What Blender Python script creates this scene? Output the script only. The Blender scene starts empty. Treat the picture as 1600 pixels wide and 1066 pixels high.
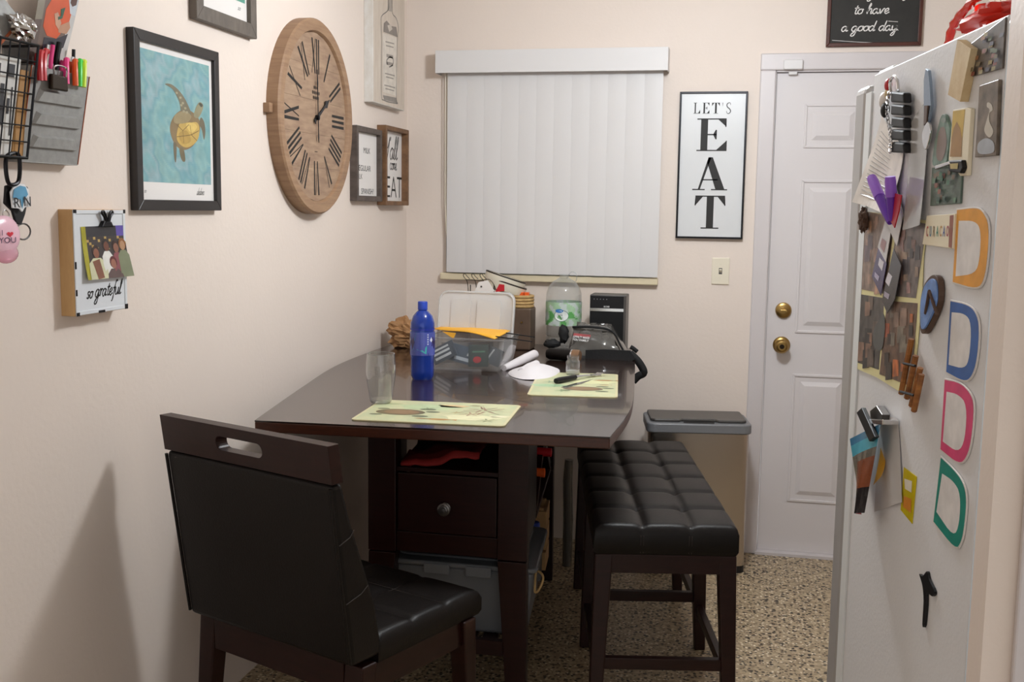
import bpy, math, random
from mathutils import Vector, Matrix, noise
random.seed(7)
R = math.radians
SC = bpy.context.scene
COL = SC.collection

# ------------------------------------------------------------------ camera
FPX, YAW, PITCH, ROLL, CAMH = 1700.0, R(11.92), R(6.97), R(0.79), 1.472
cy, sy = math.cos(YAW), math.sin(YAW)
FWD = Vector((-sy*math.cos(PITCH), cy*math.cos(PITCH), -math.sin(PITCH)))
_r = Vector((cy, sy, 0)); _u = _r.cross(FWD)
RGT = math.cos(ROLL)*_r + math.sin(ROLL)*_u
UPV = -math.sin(ROLL)*_r + math.cos(ROLL)*_u
CAM = Vector((0, 0, CAMH))
cd = bpy.data.cameras.new('camera'); co = bpy.data.objects.new('camera', cd); COL.objects.link(co)
cd.sensor_width = 36; cd.lens = 36*FPX/1600; cd.clip_start = .02
co.matrix_world = Matrix(((RGT.x, UPV.x, -FWD.x, 0), (RGT.y, UPV.y, -FWD.y, 0), (RGT.z, UPV.z, -FWD.z, CAMH), (0, 0, 0, 1)))
SC.camera = co

# ------------------------------------------------------------------ world, exposure, lamp
wd = bpy.data.worlds.new('world'); SC.world = wd; wd.use_nodes = True
wd.node_tree.nodes['Background'].inputs[0].default_value = (1.0, 1.0, 1.0, 1)
wd.node_tree.nodes['Background'].inputs[1].default_value = 1.02
SC.view_settings.view_transform = 'Standard'; SC.view_settings.look = 'None'
SC.view_settings.gamma = 1; SC.view_settings.use_curve_mapping = False
SC.view_settings.exposure = 0.0
SC.cycles.transparent_max_bounces = 24
LAMP = Vector((-0.15, 3.14, 2.27)); LAMP_W = 60.0

# ------------------------------------------------------------------ helpers
def lin(h):
    if not isinstance(h, str): return tuple(h)[:3]
    o = []
    for i in (0, 2, 4):
        c = int(h[i:i+2], 16)/255
        o.append(c/12.92 if c <= .04045 else ((c+.055)/1.055)**2.4)
    return tuple(o)

def ray(px, py): return FWD + RGT*((px-800)/FPX) - UPV*((py-533)/FPX)
def atz(px, py, z):
    d = ray(px, py); return CAM + d*((z-CAMH)/d.z)
def aty(px, py, y):
    d = ray(px, py); return CAM + d*(y/d.y)
def atx(px, py, x):
    d = ray(px, py); return CAM + d*(x/d.x)

class Plane:
    """an upright surface: local x runs to the right as seen from the room, y into the surface, z up"""
    def __init__(s, o, rot):
        s.o = Vector(o); s.rot = rot
        s.ex = Vector((math.cos(rot), math.sin(rot), 0)); s.ey = Vector((-math.sin(rot), math.cos(rot), 0))
    def uv(s, px, py, d=0):
        r_ = ray(px, py); p0 = s.o - s.ey*d
        q = CAM + r_*((p0-CAM).dot(s.ey)/r_.dot(s.ey))
        return ((q-s.o).dot(s.ex), q.z)
    def world(s, u, y, z): return s.o + s.ex*u + s.ey*y + Vector((0, 0, z))

XL, YB = -1.482, 4.699
LW = Plane((XL, 0, 0), R(90)); BW = Plane((0, YB, 0), 0)
_N = atz(1577, 22, 1.73); _F = atz(1345, 127, 1.73); _d = (_N-_F).normalized()
FR = Plane((_N.x, _N.y, 0), math.atan2(_d.y, _d.x))

MATS = {}
def mat(name, col, rough=.5, metal=0, var=0, vs=8, bump=0, bs=60, stretch=None, spec=.5, coat=0, col2=None, emit=None, alpha=None):
    m = bpy.data.materials.new(name); m.use_nodes = True; nt = m.node_tree; n = nt.nodes; b = n['Principled BSDF']
    c = lin(col); b.inputs['Base Color'].default_value = (*c, 1); b.inputs['Roughness'].default_value = rough
    b.inputs['Metallic'].default_value = metal; b.inputs['Specular IOR Level'].default_value = spec
    b.inputs['Coat Weight'].default_value = coat
    if var or bump or col2:
        tc = n.new('ShaderNodeTexCoord'); mp = n.new('ShaderNodeMapping'); nt.links.new(tc.outputs['Object'], mp.inputs[0])
        if stretch: mp.inputs['Scale'].default_value = stretch
        if var or col2:
            t = n.new('ShaderNodeTexNoise'); t.inputs['Scale'].default_value = vs; t.inputs['Detail'].default_value = 6
            t.inputs['Roughness'].default_value = .65
            nt.links.new(mp.outputs[0], t.inputs[0]); r_ = n.new('ShaderNodeValToRGB'); nt.links.new(t.outputs[0], r_.inputs[0])
            r_.color_ramp.elements[0].position = .3; r_.color_ramp.elements[1].position = .7
            a = lin(col2) if col2 else tuple(x*(1-var) for x in c); d = c if col2 else tuple(min(1, x*(1+var)) for x in c)
            r_.color_ramp.elements[0].color = (*a, 1); r_.color_ramp.elements[1].color = (*d, 1)
            nt.links.new(r_.outputs[0], b.inputs['Base Color'])
        if bump:
            t2 = n.new('ShaderNodeTexNoise'); t2.inputs['Scale'].default_value = bs; t2.inputs['Detail'].default_value = 3
            nt.links.new(mp.outputs[0], t2.inputs[0]); bp = n.new('ShaderNodeBump'); bp.inputs['Strength'].default_value = bump
            bp.inputs['Distance'].default_value = .004
            nt.links.new(t2.outputs[0], bp.inputs['Height']); nt.links.new(bp.outputs[0], b.inputs['Normal'])
    if emit: b.inputs['Emission Color'].default_value = (*lin(col), 1); b.inputs['Emission Strength'].default_value = emit
    MATS[name] = m; return m

def clear_mat(name, tint='FFFFFF', milky=0, gloss_rough=.05, refl=.5, power=3.0, base=.05):
    """thin clear sheet: see-through with a fresnel reflection, optionally milky"""
    m = bpy.data.materials.new(name); m.use_nodes = True; nt = m.node_tree; n = nt.nodes
    n.remove(n['Principled BSDF']); out = n['Material Output']
    tr = n.new('ShaderNodeBsdfTransparent'); tr.inputs[0].default_value = (*lin(tint), 1)
    df = n.new('ShaderNodeBsdfDiffuse'); df.inputs[0].default_value = (*lin(tint), 1)
    gl = n.new('ShaderNodeBsdfGlossy'); gl.inputs['Roughness'].default_value = gloss_rough
    mx = n.new('ShaderNodeMixShader'); mx.inputs[0].default_value = milky
    nt.links.new(tr.outputs[0], mx.inputs[1]); nt.links.new(df.outputs[0], mx.inputs[2])
    lw = n.new('ShaderNodeLayerWeight'); lw.inputs['Blend'].default_value = .5
    pw = n.new('ShaderNodeMath'); pw.operation = 'POWER'; pw.inputs[1].default_value = power; nt.links.new(lw.outputs['Facing'], pw.inputs[0])
    ma = n.new('ShaderNodeMath'); ma.operation = 'MULTIPLY_ADD'; ma.inputs[1].default_value = refl; ma.inputs[2].default_value = base; nt.links.new(pw.outputs[0], ma.inputs[0])
    m2 = n.new('ShaderNodeMixShader'); nt.links.new(ma.outputs[0], m2.inputs[0])
    nt.links.new(mx.outputs[0], m2.inputs[1]); nt.links.new(gl.outputs[0], m2.inputs[2])
    nt.links.new(m2.outputs[0], out.inputs[0]); MATS[name] = m; return m

def print_mat(name, rough=.45, var=.12, vs=30, sheen=.5):
    m = bpy.data.materials.new(name); m.use_nodes = True; nt = m.node_tree; n = nt.nodes; b = n['Principled BSDF']
    b.inputs['Roughness'].default_value = rough; b.inputs['Specular IOR Level'].default_value = sheen
    at = n.new('ShaderNodeVertexColor'); at.layer_name = 'ink'
    tc = n.new('ShaderNodeTexCoord'); t = n.new('ShaderNodeTexNoise'); t.inputs['Scale'].default_value = vs; t.inputs['Detail'].default_value = 5
    nt.links.new(tc.outputs['Object'], t.inputs[0])
    mr = n.new('ShaderNodeMapRange'); mr.inputs[1].default_value = .3; mr.inputs[2].default_value = .7
    mr.inputs[3].default_value = 1-var; mr.inputs[4].default_value = 1+var; nt.links.new(t.outputs[0], mr.inputs[0])
    mx = n.new('ShaderNodeMix'); mx.data_type = 'RGBA'; mx.blend_type = 'MULTIPLY'; mx.inputs[0].default_value = 1
    nt.links.new(at.outputs[0], mx.inputs[6]); nt.links.new(mr.outputs[0], mx.inputs[7])
    nt.links.new(mx.outputs[2], b.inputs['Base Color']); MATS[name] = m; return m

OFF = {}
def root(o):
    while o.parent: o = o.parent
    return o

def crom(pts, k=6, closed=False):
    pts = [Vector(p) for p in pts]; n = len(pts); out = []
    rng = range(n) if closed else range(n-1)
    for i in rng:
        if closed: p = [pts[(i+j) % n] for j in (-1, 0, 1, 2)]
        else: p = [pts[max(0, i-1)], pts[i], pts[i+1], pts[min(n-1, i+2)]]
        for s in range(k):
            t = s/k
            out.append(.5*((2*p[1]) + (p[2]-p[0])*t + (2*p[0]-5*p[1]+4*p[2]-p[3])*t*t + (3*p[1]-p[0]-3*p[2]+p[3])*t**3))
    if not closed: out.append(pts[-1])
    return out

GL = {
 'a': ([[(.75,.8),(.4,1),(.05,.6),(.12,.1),(.42,0),(.75,.6),(.78,.95)], [(.78,.95),(.74,.3),(.85,0),(1.05,.2)]], 1.0),
 'c': ([[(.7,.8),(.4,1),(.05,.5),(.3,0),(.8,.25)]], .8),
 'd': ([[(.75,.8),(.4,1),(.05,.6),(.12,.1),(.42,0),(.75,.6)], [(.9,2),(.78,.9),(.75,.2),(.85,0),(1.05,.2)]], 1.0),
 'e': ([[(.0,.35),(.5,.5),(.65,.85),(.4,1),(.08,.55),(.25,.05),(.5,0),(.85,.3)]], .8),
 'f': ([[(.95,1.8),(.75,2.05),(.5,1.6),(.4,.2),(.28,-.7),(.05,-.85)], [(.05,.95),(.8,1.0)]], .7),
 'g': ([[(.75,.8),(.4,1),(.05,.6),(.12,.1),(.42,0),(.75,.6),(.78,.95)], [(.78,.95),(.74,-.4),(.45,-1),(.1,-.8),(.45,-.25),(1.05,.2)]], 1.0),
 'h': ([[(.0,.2),(.3,1.3),(.38,1.9),(.25,2),(.15,1.2),(.1,0)], [(.12,.4),(.45,1),(.68,.8),(.65,.2),(.75,0),(.95,.2)]], .9),
 'l': ([[(0,.2),(.35,1.2),(.42,1.85),(.28,2.05),(.15,1.3),(.18,.25),(.35,0),(.58,.2)]], .55),
 'm': ([[(.08,1),(.1,0)], [(.1,.6),(.35,1),(.5,.8),(.5,0)], [(.5,.6),(.75,1),(.9,.8),(.9,.1),(1.05,.1)]], 1.1),
 'o': ([[(.4,1),(.08,.7),(.08,.25),(.4,0),(.72,.3),(.7,.75),(.4,1)], [(.55,.95),(.9,.85)]], .85),
 'r': ([[(.02,.85),(.2,1),(.2,0)], [(.2,.6),(.42,1),(.7,.9)]], .68),
 's': ([[(.62,.85),(.38,1),(.15,.75),(.5,.35),(.35,0),(.0,.15)]], .7),
 't': ([[(.4,1.7),(.27,.4),(.42,0),(.68,.2)], [(.02,1.15),(.72,1.22)]], .62),
 'u': ([[(.05,1),(.08,.2),(.35,0),(.65,.4),(.72,1)], [(.72,1),(.7,.2),(.85,0),(1.0,.2)]], .95),
 'v': ([[(.05,1),(.3,0),(.6,.9),(.85,.95)]], .8),
 'y': ([[(.05,1),(.08,.3),(.35,.05),(.65,.4),(.72,1)], [(.72,1),(.66,-.3),(.4,-1),(.1,-.8),(.5,-.2),(1,.2)]], .95),
 'Y': ([[(0,1.8),(.12,1.1),(.5,1.0),(.85,1.95)], [(.85,1.95),(.62,.3),(.3,-.9),(.1,-.9)]], 1.0),
 'I': ([[(.3,1.9),(.25,0)]], .6),
 "'": ([[(.1,2.0),(.02,1.6)]], .25), '.': ([[(.1,.0),(.14,.08)]], .3), ' ': ([], .6),
}

class MB:
    def __init__(s): s.v = []; s.f = []; s.c = []
    def add(s, vs, fs, col=None):
        b = len(s.v); s.v += [tuple(v) for v in vs]; s.f += [tuple(b+i for i in f) for f in fs]; s.c += [col]*len(fs); return s
    def box(s, x0, y0, z0, x1, y1, z1, col=None):
        v = [(x0,y0,z0),(x1,y0,z0),(x1,y1,z0),(x0,y1,z0),(x0,y0,z1),(x1,y0,z1),(x1,y1,z1),(x0,y1,z1)]
        return s.add(v, [(3,2,1,0),(4,5,6,7),(0,1,5,4),(1,2,6,5),(2,3,7,6),(3,0,4,7)], col)
    def hexa(s, v, col=None):   # 4 bottom then 4 top, counter-clockwise
        return s.add(v, [(3,2,1,0),(4,5,6,7),(0,1,5,4),(1,2,6,5),(2,3,7,6),(3,0,4,7)], col)
    def bar(s, a, b, w, h, col=None, up=(0, 0, 1)):
        a, b = Vector(a), Vector(b); d = (b-a).normalized(); x = d.cross(Vector(up)).normalized(); y = x.cross(d).normalized()
        v = [p+x*(i*w/2)+y*(j*h/2) for p in (a, b) for i, j in ((-1,-1),(1,-1),(1,1),(-1,1))]
        return s.add(v, [(3,2,1,0),(4,5,6,7),(0,1,5,4),(1,2,6,5),(2,3,7,6),(3,0,4,7)], col)
    def taper(s, a, b, wa, wb, col=None):  # upright leg between two points with square ends
        v = [Vector(p)+Vector((i*w[0]/2, j*w[1]/2, 0)) for p, w in ((a, wa), (b, wb)) for i, j in ((-1,-1),(1,-1),(1,1),(-1,1))]
        return s.hexa(v, col)
    def prism(s, poly, y0, y1, col=None):   # polygon in x,z seen from -y (counter-clockwise), extruded from y0 (front) to y1 (back)
        n = len(poly); v = [(x, y0, z) for x, z in poly]+[(x, y1, z) for x, z in poly]
        return s.add(v, [tuple(range(n)), tuple(range(2*n-1, n-1, -1))]+[((i+1) % n, i, i+n, (i+1) % n+n) for i in range(n)], col)
    def prismz(s, poly, z0, z1, col=None):  # polygon in x,y
        n = len(poly); v = [(x, y, z0) for x, y in poly]+[(x, y, z1) for x, y in poly]
        return s.add(v, [tuple(range(n-1, -1, -1)), tuple(range(n, 2*n))]+[(i, (i+1) % n, (i+1) % n+n, i+n) for i in range(n)], col)
    def prismx(s, poly, x0, x1, col=None):  # polygon in y,z
        n = len(poly); v = [(x0, y, z) for y, z in poly]+[(x1, y, z) for y, z in poly]
        return s.add(v, [tuple(range(n-1, -1, -1)), tuple(range(n, 2*n))]+[(i, (i+1) % n, (i+1) % n+n, i+n) for i in range(n)], col)
    def flat(s, poly, y, col=None): return s.add([(x, y, z) for x, z in poly], [tuple(range(len(poly)))], col)
    def flatz(s, poly, z, col=None): return s.add([(x, y, z) for x, y in poly], [tuple(range(len(poly)))], col)
    def pp(s, W, pts, d, th=0, col=None):   # polygon given by photo points lying on a wall plane standing d proud
        poly = [W.uv(a, b, d) for a, b in pts]
        area = sum(poly[i][0]*poly[(i+1) % len(poly)][1]-poly[(i+1) % len(poly)][0]*poly[i][1] for i in range(len(poly)))
        if area < 0: poly.reverse()
        return s.prism(poly, -d, -d+th, col) if th else s.flat(poly, -d, col)
    def ring(s, x0, z0, x1, z1, w, y0, y1, col=None, wb=None):   # rectangular frame, four mitred bars
        wb = wb or w
        o = [(x0,z0),(x1,z0),(x1,z1),(x0,z1)]; i = [(x0+w,z0+wb),(x1-w,z0+wb),(x1-w,z1-wb),(x0+w,z1-wb)]
        for k in range(4):
            l = (k+1) % 4; s.prism([o[k], o[l], i[l], i[k]], y0, y1, col)
        return s
    def hole(s, outer, inner, y0, y1, n=40):   # outer/inner convex polygons round a common centre
        cx = sum(p[0] for p in inner)/len(inner); cz = sum(p[1] for p in inner)/len(inner)
        def hit(poly, a):
            dx, dz = math.cos(a), math.sin(a); best = None
            for i in range(len(poly)):
                ax, az = poly[i][0]-cx, poly[i][1]-cz; bx, bz = poly[(i+1) % len(poly)][0]-cx, poly[(i+1) % len(poly)][1]-cz
                ex, ez = bx-ax, bz-az; den = dx*ez-dz*ex
                if abs(den) < 1e-12: continue
                t = (ax*ez-az*ex)/den; q = (ax*dz-az*dx)/den
                if t > 0 and -1e-6 <= q <= 1+1e-6 and (best is None or t < best): best = t
            return (cx+dx*best, cz+dz*best)
        an = sorted(set([round(2*math.pi*i/n, 5) for i in range(n)]+[round(math.atan2(p[1]-cz, p[0]-cx) % (2*math.pi), 5) for p in list(outer)+list(inner)]))
        O = [hit(outer, a) for a in an]; I = [hit(inner, a) for a in an]; m = len(an)
        v = [(x, y0, z) for x, z in O]+[(x, y0, z) for x, z in I]+[(x, y1, z) for x, z in O]+[(x, y1, z) for x, z in I]
        f = []
        for i in range(m):
            j = (i+1) % m
            f += [(i, j, m+j, m+i), (2*m+j, 2*m+i, 3*m+i, 3*m+j), (j, i, 2*m+i, 2*m+j), (m+i, m+j, 3*m+j, 3*m+i)]
        return s.add(v, f)
    def tube(s, pts, r, n=8, col=None, closed=False):
        pts = [Vector(p) for p in pts]; m = len(pts); rr = r if isinstance(r, (list, tuple)) else [r]*m
        t0 = (pts[1]-pts[0]).normalized(); up = Vector((0, 0, 1)) if abs(t0.z) < .9 else Vector((1, 0, 0))
        x = t0.cross(up).normalized(); V = []
        for i, p in enumerate(pts):
            if closed: t = (pts[(i+1) % m]-pts[i-1]).normalized()
            else: t = (pts[min(m-1, i+1)]-pts[max(0, i-1)]).normalized()
            x = (x-t*x.dot(t)).normalized(); y = t.cross(x)
            V += [p+(x*math.cos(2*math.pi*k/n)+y*math.sin(2*math.pi*k/n))*rr[i] for k in range(n)]
        F = [(i*n+k, i*n+(k+1) % n, ((i+1) % m)*n+(k+1) % n, ((i+1) % m)*n+k) for i in range(m if closed else m-1) for k in range(n)]
        if not closed: F += [tuple(range(n-1, -1, -1)), tuple(range((m-1)*n, m*n))]
        return s.add(V, F, col)
    def lathe(s, prof, n=28, c=(0, 0, 0), axis='z', col=None, cap=True):
        V = []
        for r, h in prof:
            for k in range(n):
                a = 2*math.pi*k/n; p, q = r*math.cos(a), r*math.sin(a)
                V.append((c[0]+p, c[1]+q, c[2]+h) if axis == 'z' else (c[0]+p, c[1]-h, c[2]+q))
        m = len(prof); F = [(i*n+k, i*n+(k+1) % n, (i+1)*n+(k+1) % n, (i+1)*n+k) for i in range(m-1) for k in range(n)]
        if cap: F += [tuple(range(n-1, -1, -1)), tuple(range((m-1)*n, m*n))]
        return s.add(V, F, col)
    def blob(s, c, rad, n=20, m=12, amp=0, fr=3, seed=0, col=None, flat=None, power=1):
        V = []
        for i in range(m+1):
            th = math.pi*i/m
            for k in range(n):
                a = 2*math.pi*k/n
                d = Vector((math.sin(th)*math.cos(a), math.sin(th)*math.sin(a), math.cos(th)))
                d = Vector([math.copysign(abs(q)**power, q) for q in d])
                g = 1+amp*noise.noise(d*fr+Vector((seed*7.3, seed*1.7, 0)))+amp*.5*noise.noise(d*fr*2.3+Vector((seed, 5, 9)))
                p = Vector((c[0]+d.x*rad[0]*g, c[1]+d.y*rad[1]*g, c[2]+d.z*rad[2]*g))
                if flat is not None: p.z = max(p.z, flat)
                V.append(p)
        F = [(i*n+k, (i+1)*n+k, (i+1)*n+(k+1) % n, i*n+(k+1) % n) for i in range(m) for k in range(n)]
        return s.add(V, F, col)
    def ribbon(s, pts, w, y, col=None):   # flat stroke in x,z
        pts = [Vector((p[0], p[1])) for p in pts]; m = len(pts); V = []; ww = w if isinstance(w, (list, tuple)) else [w]*m
        for i, p in enumerate(pts):
            t = pts[min(m-1, i+1)]-pts[max(0, i-1)]
            t = t.normalized() if t.length > 1e-9 else Vector((1, 0)); nn = Vector((-t.y, t.x))*ww[i]/2
            V += [(p.x+nn.x, y, p.y+nn.y), (p.x-nn.x, y, p.y-nn.y)]
        return s.add(V, [(2*i, 2*i+1, 2*i+3, 2*i+2) for i in range(m-1)], col)
    def script(s, txt, x, z, h, y, w, col=None, slant=.2, sx=1, tr=0):
        for ch in txt:
            st, adv = GL[ch]
            for q in st:
                pts = crom([(a, b, 0) for a, b in q], 6)
                s.ribbon([(x+(p.x*sx+p.y*slant)*h, z+p.y*h) for p in pts], [w*(.65+.5*abs(math.sin(i*.5))) for i in range(len(pts))], y, col)
            x += (adv*sx+tr)*h
        return x
    def text(s, txt, x, z, h, y, col=None, align='LEFT', bold=0, sx=1, vert=False):
        cu = bpy.data.curves.new('t', 'FONT'); cu.body = txt; cu.size = 1; cu.align_x = align; cu.offset = bold; cu.resolution_u = 3
        o = bpy.data.objects.new('t', cu); COL.objects.link(o); dg = bpy.context.evaluated_depsgraph_get(); dg.update()
        me = bpy.data.meshes.new_from_object(o.evaluated_get(dg)); k = h/.7
        if vert: s.add([(x-v.co.y*k, y, z+v.co.x*k*sx) for v in me.vertices], [tuple(p.vertices) for p in me.polygons], col)
        else: s.add([(x+v.co.x*k*sx, y, z+v.co.y*k) for v in me.vertices], [tuple(p.vertices) for p in me.polygons], col)
        bpy.data.objects.remove(o); bpy.data.meshes.remove(me); bpy.data.curves.remove(cu); return s
    def build(s, name, m, parent=None, smooth=False, bevel=0, seg=2, subsurf=0, ang=35, at=None, rot=0, label=None, cat=None, group=None, kind=None, solid=0):
        off = Vector((0, 0, 0))
        if parent is not None: off = OFF.get(root(parent), off)
        elif at is not None: off = Vector(at[1]) if isinstance(at, tuple) and isinstance(at[0], Vector) else Vector((0, 0, 0))
        me = bpy.data.meshes.new(name); me.from_pydata([(v[0]-off.x, v[1]-off.y, v[2]-off.z) for v in s.v], [], s.f); me.update()
        if any(c is not None for c in s.c):
            ca = me.color_attributes.new('ink', 'FLOAT_COLOR', 'CORNER'); i = 0
            for f, c in zip(me.polygons, s.c):
                c4 = (*lin(c if c is not None else 'FFFFFF'), 1)
                for l in f.loop_indices: ca.data[l].color = c4
        me.materials.append(MATS[m])
        o = bpy.data.objects.new(name, me); COL.objects.link(o)
        if parent is not None: o.parent = parent
        elif at is not None:
            o.location = at[0] if isinstance(at[0], Vector) else at; o.rotation_euler = (0, 0, rot)
        if smooth:
            me.polygons.foreach_set('use_smooth', [True]*len(me.polygons)); me.set_sharp_from_angle(angle=R(ang))
        if solid:
            k = o.modifiers.new('thick', 'SOLIDIFY'); k.thickness = solid; k.offset = 0
        if bevel:
            k = o.modifiers.new('bevel', 'BEVEL'); k.width = bevel; k.segments = seg; k.limit_method = 'ANGLE'; k.angle_limit = R(40)
        if subsurf:
            k = o.modifiers.new('sub', 'SUBSURF'); k.levels = subsurf; k.render_levels = subsurf
        tag(o, label, cat, group, kind); return o

def tag(o, label=None, cat=None, group=None, kind=None):
    if label: o['label'] = label
    if cat: o['category'] = cat
    if group: o['group'] = group
    if kind: o['kind'] = kind
    return o
def thing(name, label, cat, loc=(0, 0, 0), rot=0, group=None, off=None):
    o = bpy.data.objects.new(name, None); COL.objects.link(o); o.location = loc; o.rotation_euler = (0, 0, rot); o.empty_display_size = .05
    if off is not None: OFF[o] = Vector(off)
    return tag(o, label, cat, group)
def wthing(W, name, label, cat, u, z, group=None):   # a thing hung on a wall plane, parts written in wall coordinates
    return thing(name, label, cat, W.world(u, 0, z), W.rot, group, off=(u, 0, z))
def solo(mb, W, u, z, name, m, label, cat, group=None, **k):
    return mb.build(name, m, at=(W.world(u, 0, z), (u, 0, z)), rot=W.rot, label=label, cat=cat, group=group, **k)
def tthing(name, label, cat, p, group=None): return thing(name, label, cat, p, 0, group, off=p)
def circle(cx, cz, r, n=24, rz=None): return [(cx+r*math.cos(2*math.pi*i/n), cz+(rz or r)*math.sin(2*math.pi*i/n)) for i in range(n)]
def rrect(x0, z0, x1, z1, r, n=5):
    o = []
    for cx, cz, a in ((x1-r, z0+r, -90), (x1-r, z1-r, 0), (x0+r, z1-r, 90), (x0+r, z0+r, 180)):
        o += [(cx+r*math.cos(R(a+90*i/n)), cz+r*math.sin(R(a+90*i/n))) for i in range(n+1)]
    return o

# ------------------------------------------------------------------ materials
mat('wall_paint', 'E9DBD0', .55, var=.015, vs=2, bump=.16, bs=70, spec=.35)
mat('ceiling_paint', 'F4F0EA', .7, bump=.2, bs=60)
mat('door_paint', 'DAD4D4', .42, bump=.05, bs=40, spec=.4)
mat('trim_paint', 'D2CBCB', .38, var=.02, vs=5)
mat('cream_paint', 'E2D4B4', .45, var=.06, vs=12)
mat('white_vinyl', 'DEDBDA', .42, spec=.35)
mat('blind_vinyl', 'DBD8D7', .45, bump=.04, bs=30)
mat('brass', 'A98B55', .3, 1, var=.1)
mat('dark_bronze', '2E251C', .35, .8)
mat('ivory_plastic', 'E8DFCB', .4)
mat('black_wood', '1B1514', .38, var=.2, vs=6, stretch=(1, 1, 12))
mat('espresso', '240C08', .38, var=.3, vs=5, stretch=(2, 2, 14), spec=.3, coat=.04, bump=.05, bs=40)
mat('espresso_flat', '2C1D18', .2, var=.12, vs=5, stretch=(2, 16, 2), spec=.5, coat=.35)
mat('edge_wood', '45200F', .34, var=.25, vs=8, stretch=(3, 3, 14))
mat('leather', '0F0A08', .45, var=.12, vs=9, bump=.12, bs=180, spec=.26)
mat('leather_thread', '2B221E', .6)
mat('clock_wood', 'A88768', .6, vs=5, stretch=(1.2, 1, 14), bump=.08, bs=30, col2='886850')
mat('face_wood', 'AF9378', .6, vs=4, stretch=(2, 1, 12), col2='8C705C', bump=.05)
mat('black_ink', '1C1917', .6)
mat('grey_wood', '6F655C', .6, vs=5, stretch=(8, 1, 3), col2='575049')
mat('dark_grey_wood', '635750', .65, vs=6, stretch=(5, 2, 5), col2='453B36')
mat('brown_wood', '8A6545', .6, vs=6, stretch=(5, 2, 4), col2='5C3F28')
mat('white_wash', 'DEDCD8', .6, vs=9, stretch=(4, 4, 2), col2='CFC8BF')
mat('canvas_wash', 'D6CABC', .6, vs=5, stretch=(9, 1, 2), col2='C9BAAB')
mat('pine', 'CDA672', .55, vs=6, stretch=(6, 6, 1), col2='BA9160')
mat('white_enamel', 'DDE0E4', .3)
mat('sign_white', 'D9DADB', .33, var=.02, vs=4)
mat('black_metal', '17161A', .35, .6)
mat('galvanized', '9C9B98', .6, .3, var=.12, vs=60)
mat('steel', 'C8BFB6', .27, 1, bump=.03, bs=10, stretch=(1, 1, 60))
mat('chrome', 'D8D8DA', .12, 1)
mat('chalkboard', '2B2926', .7, var=.25, vs=12)
mat('mahogany', '4A1F12', .4, var=.25, vs=7, stretch=(2, 1, 9))
mat('fridge_paint', 'E6E6E8', .45, 0, var=.02, vs=3, bump=.12, bs=130)
mat('corner_highlight', 'E4F0FB', .3)  # bluish highlight of the rounded rear fridge corner, put into the paint colour
mat('fridge_door', 'B9B6B4', .4, .2)
mat('gasket', 'E9ECEC', .4)
mat('black_plastic', '111013', .48, spec=.35)
mat('dark_plastic', '4B4744', .38)
mat('pewter', '6B6764', .35, .9)
mat('grey_plastic', '77787B', .4)
mat('speaker_cloth', '0A0A0C', .9)
mat('fridge_red', 'D8301F', .3)
mat('envelope', 'F2B233', .6, var=.03)
mat('tan_bag', 'AE8459', .7, bump=.3, bs=30, col2='9A7048', vs=9)
mat('red_cloth', '8E1A16', .8, bump=.2, bs=40)
mat('white_cloth', 'DDD8DA', .8, bump=.1, bs=30)
mat('rope', 'C9A772', .8, bump=.4, bs=120, col2='A98753', vs=40)
mat('plate_glaze', 'E9E2CF', .25)
mat('dark_stripe', '2C2019', .5)
mat('crate_brown', '5D4A3C', .5, var=.15, vs=10)
mat('orange_plastic', 'E9601E', .4); mat('red_plastic', 'C21F2A', .35); mat('purple_plastic', '6B2FB0', .35)
mat('pink_plastic', 'F0408C', .4); mat('green_plastic', '3FD548', .4); mat('yellow_plastic', 'D8EE3E', .4)
mat('blue_cap', '1F3FA8', .35)
mat('cap_white', 'E8E8E8', .4)
mat('magnet_white', 'E9E4E0', .4); mat('cardboard', 'B58751', .7, var=.05)
mat('wood_cutout', 'B4763A', .6, vs=8, stretch=(2, 2, 10), col2='6F4220')
mat('bin_grey', '6C6F74', .4); mat('lamp_glass', 'FFF4E2', .4, emit=3.0)
mat('blue_rubber', '6F93CF', .5, var=.25, vs=40); mat('brown_rubber', '5B4538', .6)
mat('stone_beige', 'E3CFA6', .7, vs=20, col2='C9A877'); mat('cream_edge', 'F0E6CC', .6)
mat('pink_gel', 'F2C3D2', .25)
mat('silver_foil', 'C9C6C3', .18, 1, bump=.8, bs=60)
mat('tan_leather', '8C6B50', .35, .4)
mat('terracotta', 'A8562F', .6)
print_mat('print'); print_mat('gloss_print', .22, .1, 25, .6); print_mat('busy_print', .35, .5, 45); print_mat('mat_print', .4, .1, 30)
clear_mat('clear_plastic', 'F2F2F2', .10, .08, .7); clear_mat('clear_glass', 'F0F1F0', .05, .02, 1.0, 2.0, .09); clear_mat('milky_plastic', 'ECEBEA', .55, .15, .5)
clear_mat('jug_plastic', 'F2F4F4', .09, .04, .9); clear_mat('vinyl_sheet', '98948E', .3, .08, 1.0); clear_mat('sleeve', 'E6E4E2', .45, .1, .6)
clear_mat('window_glass', '8FA0A8', .05, .02, .6); clear_mat('red_film', 'F0503A', .45, .1, .7); clear_mat('bin_plastic', '8E9196', .6, .15, .5)
clear_mat('paper_film', 'E9E6E4', .72, .3, .2); clear_mat('pink_clear', 'F6C9D8', .5, .08, .7)

def bottle_blue():
    m = mat('blue_pet', '1B45B4', .1, spec=.6, coat=1.0); n = m.node_tree.nodes; b = n['Principled BSDF']
    b.inputs['Transmission Weight'].default_value = .45; b.inputs['IOR'].default_value = 1.15
bottle_blue()

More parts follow.
